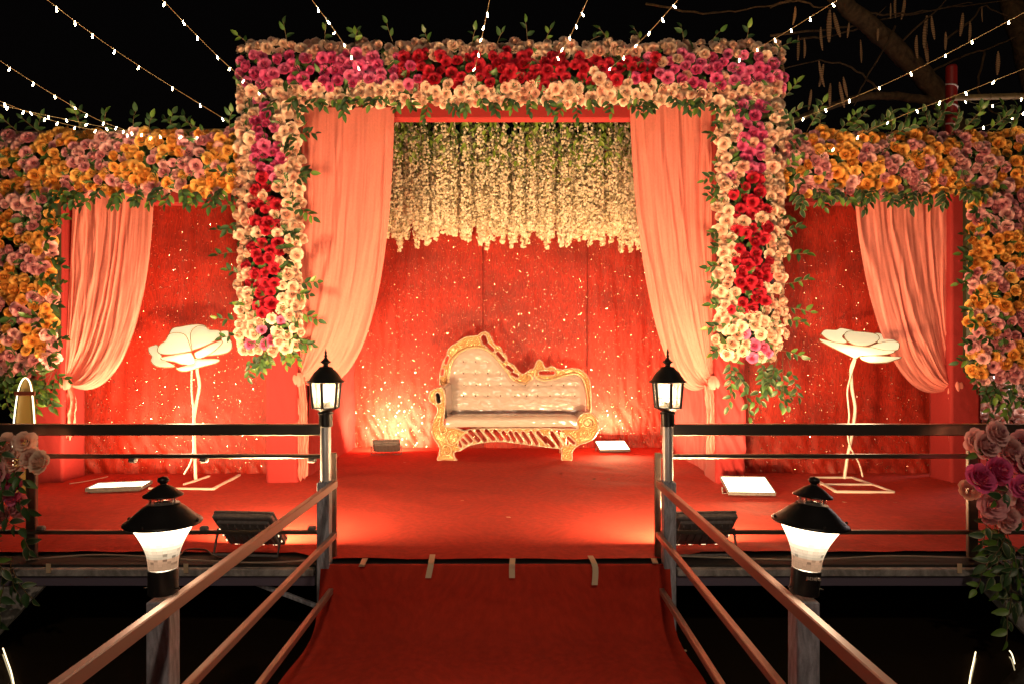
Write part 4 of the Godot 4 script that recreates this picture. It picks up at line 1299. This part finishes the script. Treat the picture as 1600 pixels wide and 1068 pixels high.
func wisteria() -> void:
	var o := thing("wisteria_canopy", "curtain of hanging cream wisteria strands above the sofa", "hanging flowers", Vector3(0, 3.4, FRONT - 6.9))
	var strands := []
	for v in 10:
		var b := MB.new()
		var r := RandomNumberGenerator.new(); r.seed = 100 + v
		var length := 1.0
		b.col = Color(0.12, 0.16, 0.05)
		b.tube([Vector3.ZERO, Vector3(0.01, -0.5, 0), Vector3(0, -1.1, 0)], 0.002, 4, false)
		for k in 280:
			var t := pow(r.randf(), 0.68)
			var y := -0.08 - 1.08 * t
			var rad := 0.012 + 0.034 * smoothstep(0.0, 0.35, t) * (1.0 - 0.75 * smoothstep(0.85, 1.0, t))
			var a := r.randf() * TAU
			var c := Vector3(cos(a) * rad * r.randf_range(0.3, 1.1), y, sin(a) * rad * r.randf_range(0.3, 1.1))
			b.col = Color(0.94, 0.84, 0.6).lerp(Color(0.94, 0.89, 0.74), r.randf()) * r.randf_range(0.85, 1.0)
			if t < 0.5 and r.randf() < 0.16: b.col = Color(0.3, 0.4, 0.1)
			for p in 3:
				var f := facing(Vector3(cos(a) + r.randf_range(-0.7, 0.7), r.randf_range(-1.1, 0.3), sin(a) + r.randf_range(-0.5, 0.9)), r.randf() * TAU, r.randf_range(0.011, 0.019))
				b.poly([c + f * Vector3(-0.15, -0.5, 0), c + f * Vector3(-0.75, 0.4, 0.25), c + f * Vector3(0, 0.9, 0.1), c + f * Vector3(0.75, 0.4, 0.25), c + f * Vector3(0.15, -0.5, 0)])
		strands.append(b.done())
	var n := 0
	for row in 5:
		for k in 44:
			var x := lerpf(-1.38, 1.36, (k + 0.5 + rng.randf_range(-0.7, 0.7)) / 44)
			x += 0.010 * sin(x * 26.0 + 1.0)
			var s := rng.randf_range(0.88, 1.05)
			part("flower_strand", strands[n % 10], M.petal, o, Transform3D(Basis(Vector3.UP, rng.randf() * TAU) * Basis.from_scale(Vector3(1, s, 1)), Vector3(x, rng.randf_range(-0.16, 0.06), -0.24 + row * 0.12 + rng.randf_range(-0.03, 0.03))))
			n += 1
	for k in 98:
		var x := rng.randf_range(-1.42, 1.4)
		if k < 30: x = rng.randf_range(-1.42, -1.05)
		spray(o, Vector3(x, rng.randf_range(-0.12, 0.06) - (0.25 * rng.randf() if k % 3 == 0 else 0.0), rng.randf_range(-0.2, 0.36)), Vector3(rng.randf_range(-0.35, 0.35), -1, rng.randf_range(-0.1, 0.3)).normalized(), Vector3(rng.randf_range(-0.4, 0.4), 0.2, 1).normalized(), rng.randf_range(0.18, 0.42), 3, [0, 5, 2, 5])
	var fx := []
	for k in 900:
		var dn := pow(rng.randf(), 1.4)
		fx.append(Transform3D(facing(Vector3(rng.randf_range(-0.8, 0.8), rng.randf_range(-0.6, 0.6), 1), PI + rng.randf_range(-0.9, 0.9), rng.randf_range(0.045, 0.075)), Vector3(rng.randf_range(-1.4, 1.38), 0.0 - 0.52 * dn, rng.randf_range(-0.2, 0.36))))
	many("foliage", leaf_meshes[5], M.leaf, o, fx)
	var b2 := MB.new(); b2.tube([Vector3(-1.5, 0.05, 0), Vector3(1.5, 0.05, 0)], 0.015, 6)
	b2.tube([Vector3(-1.5, 0.05, -0.22), Vector3(1.5, 0.05, -0.22)], 0.015, 6)
	b2.tube([Vector3(-1.5, 0.05, 0.22), Vector3(1.5, 0.05, 0.22)], 0.015, 6)
	part("hanging_bar", b2.done(), M.dark, o)

func bouquets() -> void:
	for s in [["bunch of pale and purple roses tied to the left railing post", Vector3(-2.44, 0.3, 0.0), [[10, 698, "blush", 0.075], [38, 690, "blush", 0.06], [62, 722, "cream", 0.07], [22, 722, "blush", 0.08], [48, 715, "blush", 0.062], [15, 762, "hotpink", 0.085], [28, 790, "mauve", 0.07], [-10, 740, "lilac", 0.08], [-12, 790, "mauve", 0.08], [5, 805, "lilac", 0.06]], 0.0],
			["bunch of pink and purple roses tied to the right railing post", Vector3(2.34, 0.3, 0.0), [[1525, 688, "lilac", 0.07], [1541, 695, "lilac", 0.08], [1558, 677, "lilac", 0.072], [1577, 704, "lilac", 0.085], [1597, 690, "mauve", 0.07], [1533, 746, "pink", 0.085], [1560, 735, "pink", 0.082], [1594, 724, "hotpink", 0.07], [1515, 765, "blush", 0.06], [1563, 772, "lilac", 0.072], [1600, 760, "pink", 0.07], [1553, 790, "mauve", 0.075], [1573, 810, "lilac", 0.075], [1597, 792, "mauve", 0.065], [1546, 805, "mauve", 0.05], [1610, 720, "lilac", 0.08], [1585, 780, "mauve", 0.05]], 1.0]]:
		var o := thing("rose_bunch", s[0], "flower bunch", s[1], "rose bunches tied to the railing posts")
		for f in s[2]:
			var p := P(f[0], f[1], 3.2 + rng.randf_range(-0.04, 0.06)) - o.position
			part("rose", rose_meshes[f[2]][rng.randi() % 4], M.petal, o, Transform3D(facing(Vector3(rng.randf_range(-0.4, 0.4), rng.randf_range(0.0, 0.6), 1), rng.randf() * TAU, f[3] * 0.82), p))
		for k in 34:
			var y := rng.randf_range(-0.42, 0.3)
			var side := -1.0 if rng.randf() < 0.5 else 1.0
			var dir := Vector3(side * rng.randf_range(0.1, 1.0), -0.7 if y < 0.0 else rng.randf_range(-0.6, 0.4), 0.2).normalized()
			spray(o, Vector3(rng.randf_range(-0.08, 0.08), y, rng.randf_range(0.0, 0.1)), dir, Vector3(0, 0.2, 1).normalized(), rng.randf_range(0.12, 0.24), 4, [1, 3, 3, 4, 2] if y < 0.1 else [0, 1, 3, 2])

func strings() -> void:
	fairy("string of lights from the left wing's inner end to the upper left", [[358, 191, 5.1], [200, 92, 3.9], [70, -3, 3.2], [-60, -110, 2.7]], even(12, 0.0, 1.0))
	fairy("string of lights from the arch's left corner leaning left", [[408, 148, 5.0], [340, 88, 4.2], [250, -4, 3.4], [170, -90, 2.9]], even(10))
	fairy("string of lights from the arch's top left part", [[562, 108, 5.0], [530, 58, 4.2], [486, -2, 3.4], [430, -80, 2.8]], even(9))
	fairy("string of lights from the arch's top middle", [[741, 112, 5.0], [753, 58, 4.2], [765, 0, 3.5], [782, -80, 2.8]], even(8))
	fairy("string of lights from the arch's top, right of its middle", [[868, 94, 5.0], [892, 54, 4.3], [919, -2, 3.5], [955, -80, 2.9]], even(8))
	fairy("string of lights from the arch's top right part", [[950, 110, 5.0], [1005, 60, 4.2], [1062, -3, 3.4], [1130, -80, 2.8]], even(9))
	fairy("string of lights from the arch's right corner leaning right", [[1150, 95, 5.0], [1225, 52, 4.3], [1312, -2, 3.7], [1420, -70, 3.1]], even(9))
	fairy("long string of lights from the right wing to the upper right", [[1243, 189, 5.1], [1400, 124, 4.3], [1600, 20, 3.5], [1760, -70, 3.0]], even(12))
	fairy("lower long string of lights from the right wing to the right edge", [[1290, 238, 5.1], [1400, 185, 4.6], [1500, 147, 4.1], [1620, 100, 3.6]], even(8))
	fairy("string of lights over the left wing, the steeper one", [[210, 208, 5.1], [150, 186, 4.7], [70, 140, 4.1], [-30, 76, 3.5]], even(9))
	fairy("string of lights over the left wing, below the steeper one", [[245, 216, 5.15], [130, 200, 4.8], [56, 180, 4.3], [-40, 142, 3.8]], even(9))
	fairy("flat string of lights along the bamboo pole of the left wing", [[335, 214, 5.2], [230, 210, 5.0], [100, 186, 4.7], [-20, 160, 4.3]], even(13))
	fairy("short string of lights below the bamboo pole of the right wing", [[1500, 156, 5.6], [1545, 164, 5.6], [1580, 155, 5.6], [1640, 150, 5.6]], even(6))
	fairy("string of lights between the leaves of the right wing", [[1500, 210, 5.3], [1560, 190, 5.2], [1610, 172, 5.1]], even(5))

func trees() -> void:
	var bark := textured(mat(Color(0.22, 0.13, 0.05), 0.9), mottle(19, 0.05, Vector2(1, 1), 0.5, 1.0, 256, 0.08), 1.2, 1.5)
	var o := thing("pod_tree", "bare brown tree with hanging seed pods behind the right wing", "tree", P(1505, 640, 8.6))
	o.position.y = -1.5
	var base := o.position
	var limb := func(called: String, pts: Array, r0: float, r1: float) -> MeshInstance3D:
		var path := []
		for p in pts: path.append(P(p[0], p[1], p[2]) - base)
		path = smooth_path(path, 6)
		for k in path.size(): path[k] += Vector3(1, 1, 1) * 0.02 * noise.get_noise_1d(k * 3.1 + r0 * 100.0)
		var rr := []
		for k in path.size(): rr.append(lerpf(r0, r1, float(k) / (path.size() - 1)))
		var b := MB.new(); b.tube(path, rr, 12)
		return part(called, b.done(), bark, o)
	limb.call("trunk", [[1505, 866, 8.6], [1508, 640, 8.6], [1500, 400, 8.5], [1496, 230, 8.4], [1470, 150, 8.3]], 0.2, 0.12)
	limb.call("limb", [[1470, 150, 8.3], [1420, 95, 8.2], [1365, 45, 8.0], [1308, -6, 7.9], [1240, -90, 7.8]], 0.12, 0.085)
	limb.call("limb", [[1462, 158, 8.3], [1400, 150, 8.2], [1330, 156, 8.1], [1250, 185, 7.9], [1190, 215, 7.8]], 0.055, 0.03)
	limb.call("limb", [[1560, -60, 8.9], [1585, 20, 8.9], [1610, 110, 8.9], [1650, 300, 8.9], [1660, 640, 9.0], [1660, 866, 9.0]], 0.12, 0.16)
	var r := RandomNumberGenerator.new(); r.seed = 31
	for t in [[[1205, 55, 7.9], [1330, 40, 8.0], [1480, 12, 8.1], [1620, -4, 8.2]], [[1310, 10, 7.9], [1380, 22, 7.9], [1440, 18, 8.0], [1520, 4, 8.0]], [[1400, 75, 8.1], [1430, 45, 7.9], [1470, 10, 7.8], [1500, -30, 7.7]], [[1250, 60, 8.0], [1300, 55, 8.0], [1350, 40, 8.0], [1385, 10, 8.0]], [[1440, 120, 8.2], [1500, 90, 8.2], [1560, 70, 8.1], [1640, 30, 8.0]], [[1380, 150, 8.2], [1340, 110, 8.1], [1280, 95, 8.0], [1220, 110, 7.9]], [[1205, 10, 7.9], [1240, 0, 7.9], [1290, 12, 7.9], [1330, 2, 7.9]], [[1010, 5, 8.4], [1100, 20, 8.3], [1180, 12, 8.2], [1300, -10, 8.0]], [[1400, 40, 8.0], [1385, 70, 7.9], [1350, 130, 7.9], [1335, 165, 7.9]], [[1540, 80, 8.2], [1530, 140, 8.2], [1560, 180, 8.2], [1600, 190, 8.2]], [[1480, 60, 8.1], [1520, 30, 8.1], [1540, 10, 8.1], [1600, 40, 8.1]]]:
		limb.call("twig", t, 0.014, 0.005)
	var pods := []
	for v in 4:
		var b := MB.new()
		var rows := []
		var cols := []
		for k in 25:
			var t := k / 24.0
			var w := 0.023 * pow(sin(PI * clampf(t, 0.02, 0.98)), 0.45) * (1.0 + 0.12 * sin(t * 60.0))
			var ring := PackedVector3Array()
			var cr := PackedColorArray()
			for i in 8:
				var a := TAU * i / 8
				ring.append(Vector3(cos(a) * w + 0.03 * (v - 1.5) * t * t, -t * 0.3, sin(a) * w * 0.3))
				cr.append(Color(0.75, 0.46, 0.2) if k % 2 else Color(0.3, 0.15, 0.06))
			rows.append(ring); cols.append(cr)
		b.grid(rows, true, cols)
		pods.append(b.done())
	var podm := vmat(0.7)
	for p in [[1297, 15, 1.25], [1283, 42, 0.9], [1303, 20, 1.0], [1327, 35, 0.6], [1345, 62, 0.9], [1248, 55, 1.0], [1257, 60, 0.75], [1400, -10, 0.95], [1414, -5, 0.9], [1449, 24, 1.3], [1456, 25, 0.9], [1447, 60, 1.0], [1433, 55, 0.9], [1478, 50, 0.7], [1516, 33, 0.8], [1505, 20, 0.9], [1560, 80, 0.9], [1373, 40, 0.6], [1280, 95, 1.0], [1298, 130, 0.9], [1312, 128, 1.0], [1268, 140, 0.8], [1287, 100, 0.9], [1318, 120, 0.8], [1220, 90, 0.8], [1243, 10, 0.7], [1535, 10, 0.6], [1392, 5, 0.6]]:
		part("seed_pod", pods[r.randi() % 4], podm, o, Transform3D(Basis(Vector3.UP, r.randf_range(-0.6, 0.6)) * Basis(Vector3.BACK, r.randf_range(-0.2, 0.2)) * Basis.from_scale(Vector3.ONE * p[2]), P(p[0], p[1], 7.9 + r.randf_range(-0.15, 0.15)) - base))
	# poles behind the wings
	for s in [["bamboo pole lying along the top of the left wing", [[-60, 211, 5.9], [150, 209, 5.8], [362, 206, 5.7]]], ["bamboo pole lying along the top of the right wing", [[1490, 153, 6.3], [1560, 151, 6.3], [1680, 148, 6.3]]]]:
		var q := thing("bamboo_pole", s[0], "pole", P(s[1][0][0], s[1][0][1], s[1][0][2]), "bamboo poles on the stage frame")
		var path := []
		for p in s[1]: path.append(P(p[0], p[1], p[2]) - q.position)
		var b := MB.new(); b.tube(path, 0.027, 10)
		part("cane", b.done(), M.bamboo, q)
		for k in 5:
			var p: Vector3 = path[0].lerp(path[2], (k + 0.5) / 5)
			b = MB.new(); b.tube([p - Vector3(0.008, 0, 0), p + Vector3(0.008, 0, 0)], 0.031, 10)
			part("node_ring", b.done(), M.bamboo, q)
	var rp := thing("striped_pole", "red pole with thin white stripes behind the right wing", "pole", Vector3(P(1487, 300, 6.6).x, -0.005, FRONT - 6.6))
	var bb := MB.new(); bb.lathe([Vector2(0.05, 0.0), Vector2(0.05, 3.78), Vector2(0.045, 3.8), Vector2(0.0, 3.8)], 20)
	part("shaft", bb.done(), mat(Color(0.4, 0.02, 0.015), 0.5), rp)
	for k in 7:
		bb = MB.new()
		var y := 3.62 - k * 0.19
		bb.tube([Vector3(-0.053, y, 0.0), Vector3(-0.03, y - 0.012, 0.045), Vector3(0.0, y - 0.02, 0.054), Vector3(0.03, y - 0.035, 0.045), Vector3(0.053, y - 0.05, 0.0)], 0.008, 6)
		part("white_stripe", bb.done(), M.white_paint, rp)
	# blossom-covered lit shrub beyond the right wing
	var sh := thing("blossom_tree", "pink blossom tree wound with lights at the far right edge", "tree", Vector3(5.25, -0.005, FRONT - 7.2))
	bb = MB.new(); bb.tube([Vector3(0, 0, 0), Vector3(0.05, 1.0, 0), Vector3(0.02, 2.2, 0)], [0.07, 0.05, 0.02], 8)
	part("trunk", bb.done(), bark, sh)
	var xs := []
	for k in 2600:
		var a := r.randf() * TAU
		var y := r.randf_range(0.3, 2.6)
		var rad := 0.62 * sqrt(r.randf()) * (0.7 + 0.3 * sin(y * 3.0))
		xs.append(Transform3D(facing(Vector3(cos(a), r.randf_range(-0.3, 0.6), sin(a) + 0.4), r.randf() * TAU, r.randf_range(0.03, 0.05)), Vector3(cos(a) * rad, y, sin(a) * rad)))
	many("blossoms", rose_meshes["blush"][0], M.petal, sh, xs)
	for k in 70:
		var a := r.randf_range(0.0, PI) + PI / 2 * 0.6
		part("light_bulb", M.bulb_mesh, M.bulb_cool, sh, Transform3D(Basis(), Vector3(cos(a) * 0.62, r.randf_range(0.4, 2.5), absf(sin(a)) * 0.62)))
	omni(sh, Vector3(-0.2, 1.5, 0.9), Color(1, 0.8, 0.75), 1.6, 0.3)

func small_things() -> void:
	var r := RandomNumberGenerator.new(); r.seed = 77
	# strips of masking tape
	var strips := [["long strip of beige tape across the carpet edge, left of its middle", [[676, 866], [673, 884], [669, 903]]], ["strip of beige tape across the middle of the carpet edge", [[801, 872], [800, 886], [800, 903]]], ["bent long strip of beige tape across the carpet edge, right of its middle", [[922, 868], [930, 886], [929, 914]]], ["short strip of beige tape at the left end of the carpet edge", [[571, 872], [568, 878], [565, 885]]], ["short strip of beige tape at the right end of the carpet edge", [[1021, 872], [1024, 880]]]]
	for s in strips:
		var path := []
		for p in smooth_path(s[1].map(func(e): return Vector2(e[0], e[1])), 4):
			var w: Vector3
			if p.y < 882.0:
				w = G(p.x, p.y, 0.012)
			else:
				w = P(p.x, p.y, FRONT - 0.045 - (p.y - 882.0) / 320.0 * 0.36)
			path.append(w)
		var o := thing("tape_strip", s[0], "tape", path[0], "tape strips on the carpet")
		var rows := []
		for q in path:
			rows.append(PackedVector3Array([q - path[0] + Vector3(-0.014, 0.004, 0.006), q - path[0] + Vector3(0.014, 0.004, 0.006)]))
		var b := MB.new(); b.grid(rows)
		part("strip", b.done(), M.tape, o)
	for s in [["strip of beige tape at the left side of the walkway", -0.87], ["strip of beige tape at the right side of the walkway", 0.74]]:
		var o := thing("tape_strip", s[0], "tape", Vector3(s[1], -0.314, 0.25), "tape strips on the carpet")
		part("strip", box_mesh(Vector3.ZERO, Vector3(0.095, 0.002, 0.016), 0.0), M.tape, o)
	for s in [["strip of beige tape over the stage beam at the far left", 75], ["strip of beige tape over the stage beam beside the left pillar lamp", 290], ["strip of beige tape over the stage beam at the far right", 1500]]:
		var o := thing("tape_strip", s[0], "tape", P(s[1], 884, 3.285), "tape strips on the stage beam")
		part("strip", box_mesh(Vector3(0, -0.01, 0), Vector3(0.022, 0.045, 0.002), 0.0), M.tape, o)
	# scraps on the carpet
	var scraps := [[795, 808], [876, 740], [928, 748], [950, 748], [632, 722], [1320, 784], [1399, 785], [722, 782], [1060, 812]]
	for k in scraps.size():
		var o := thing("scrap", ["pale paper scrap in the middle of the red carpet", "pale petal on the carpet just before the sofa", "dark petal on the carpet before the sofa's right foot", "brown petal on the carpet right of the sofa", "pale petal on the carpet beside the small floodlight", "pale scrap on the carpet right of the right pillar lamp", "yellowish leaf on the carpet before the right flower lamp", "small petal on the carpet left of its middle", "white speck on the carpet beside the right floodlight"][k], "scrap", G(scraps[k][0], scraps[k][1], 0.01), "scraps on the stage carpet")
		var f := []
		for i in 6:
			var a := -TAU * i / 6
			f.append(Vector3(cos(a) * r.randf_range(0.012, 0.022), r.randf_range(0, 0.006), sin(a) * r.randf_range(0.006, 0.014)))
		var b := MB.new(); b.poly(f)
		part("flake", b.done(), mat([Color(0.7, 0.45, 0.3), Color(0.65, 0.35, 0.22), Color(0.08, 0.03, 0.02), Color(0.3, 0.14, 0.05), Color(0.7, 0.4, 0.3), Color(0.65, 0.4, 0.25), Color(0.55, 0.42, 0.15), Color(0.6, 0.2, 0.1), Color(0.8, 0.7, 0.6)][k], 0.7), o)
	# cables
	for s in [["thin pale cable lying along the front left edge of the stage", [[40, 874], [160, 866], [330, 876], [420, 878], [500, 873]], Color(0.3, 0.25, 0.2)], ["thin pale cable lying along the front right edge of the stage", [[1060, 868], [1250, 874], [1400, 868], [1600, 874]], Color(0.3, 0.25, 0.2)], ["black looped cable beside the left floodlight", [[278, 870], [292, 858], [320, 858], [332, 866], [345, 872]], Color(0.02, 0.02, 0.02)], ["white cable trailing from the left wing's floodlight", [[108, 755], [130, 752], [150, 748], [168, 744]], Color(0.7, 0.6, 0.5)]]:
		var o := thing("cable", s[0], "cable", G(s[1][0][0], s[1][0][1]), "cables on the stage floor")
		var path := []
		for p in s[1]: path.append(G(p[0], p[1], 0.012) - o.position)
		var b := MB.new(); b.tube(smooth_path(path, 6), 0.004, 6)
		part("lead", b.done(), mat(s[2], 0.5), o)
	# lit arch lamp at the far left, and glowing lines added as reflections in the water
	var la := thing("light_arch", "olive panel edged with a white light tube at the far left", "light arch", Vector3(P(38, 700, 4.9).x, 0, FRONT - 4.9))
	var b := MB.new()
	var path := []
	for p in [[18, 730], [20, 680], [23, 640], [29, 605], [38, 590], [47, 600], [52, 640], [54, 690], [54, 730]]: path.append(P(p[0], p[1], 4.9) - la.position)
	path[0].y = 0.02; path[-1].y = 0.02
	path = smooth_path(path, 5)
	b.tube(path, 0.0045, 6)
	part("glow_line", b.done(), glow(Color(1, 0.85, 0.55), 3.0), la)
	b = MB.new()
	var rows := []
	for k in 21:
		rows.append(PackedVector3Array([path[k] + Vector3(0, 0, -0.02), path[path.size() - 1 - k] + Vector3(0, 0, -0.02)]))
	b.grid(rows)
	part("panel", b.done(), mat(Color(0.3, 0.2, 0.05), 0.5), la)
	part("strap", box_mesh(P(38, 614, 4.88) - la.position, Vector3(0.15, 0.03, 0.01), 0.002), mat(Color(0.1, 0.02, 0.01), 0.6), la)
	for s in [["curved glowing line added as a light reflection in the water at the lower left", [[4, 1012], [11, 1032], [17, 1050], [22, 1074]]], ["curved glowing line added as a light reflection in the water at the lower right", [[1525, 1018], [1521, 1036], [1517, 1054], [1514, 1076]]], ["short curved glowing line added as a light reflection in the water near the right edge", [[1578, 1016], [1582, 1022], [1586, 1036]]]]:
		var o := thing("glow_line", s[0], "added reflection", P(s[1][0][0], s[1][0][1], 2.9), "added light reflections in the water")  # glowing line stands in for a lamp mirrored in the water
		path = []
		for p in s[1]: path.append(P(p[0], p[1], (EYE + 0.405) * FPX / (p[1] - 550.0)) - o.position)
		b = MB.new(); b.tube(smooth_path(path, 4), 0.0026, 6)
		part("tube", b.done(), glow(Color(1, 0.8, 0.45), 3.0), o)
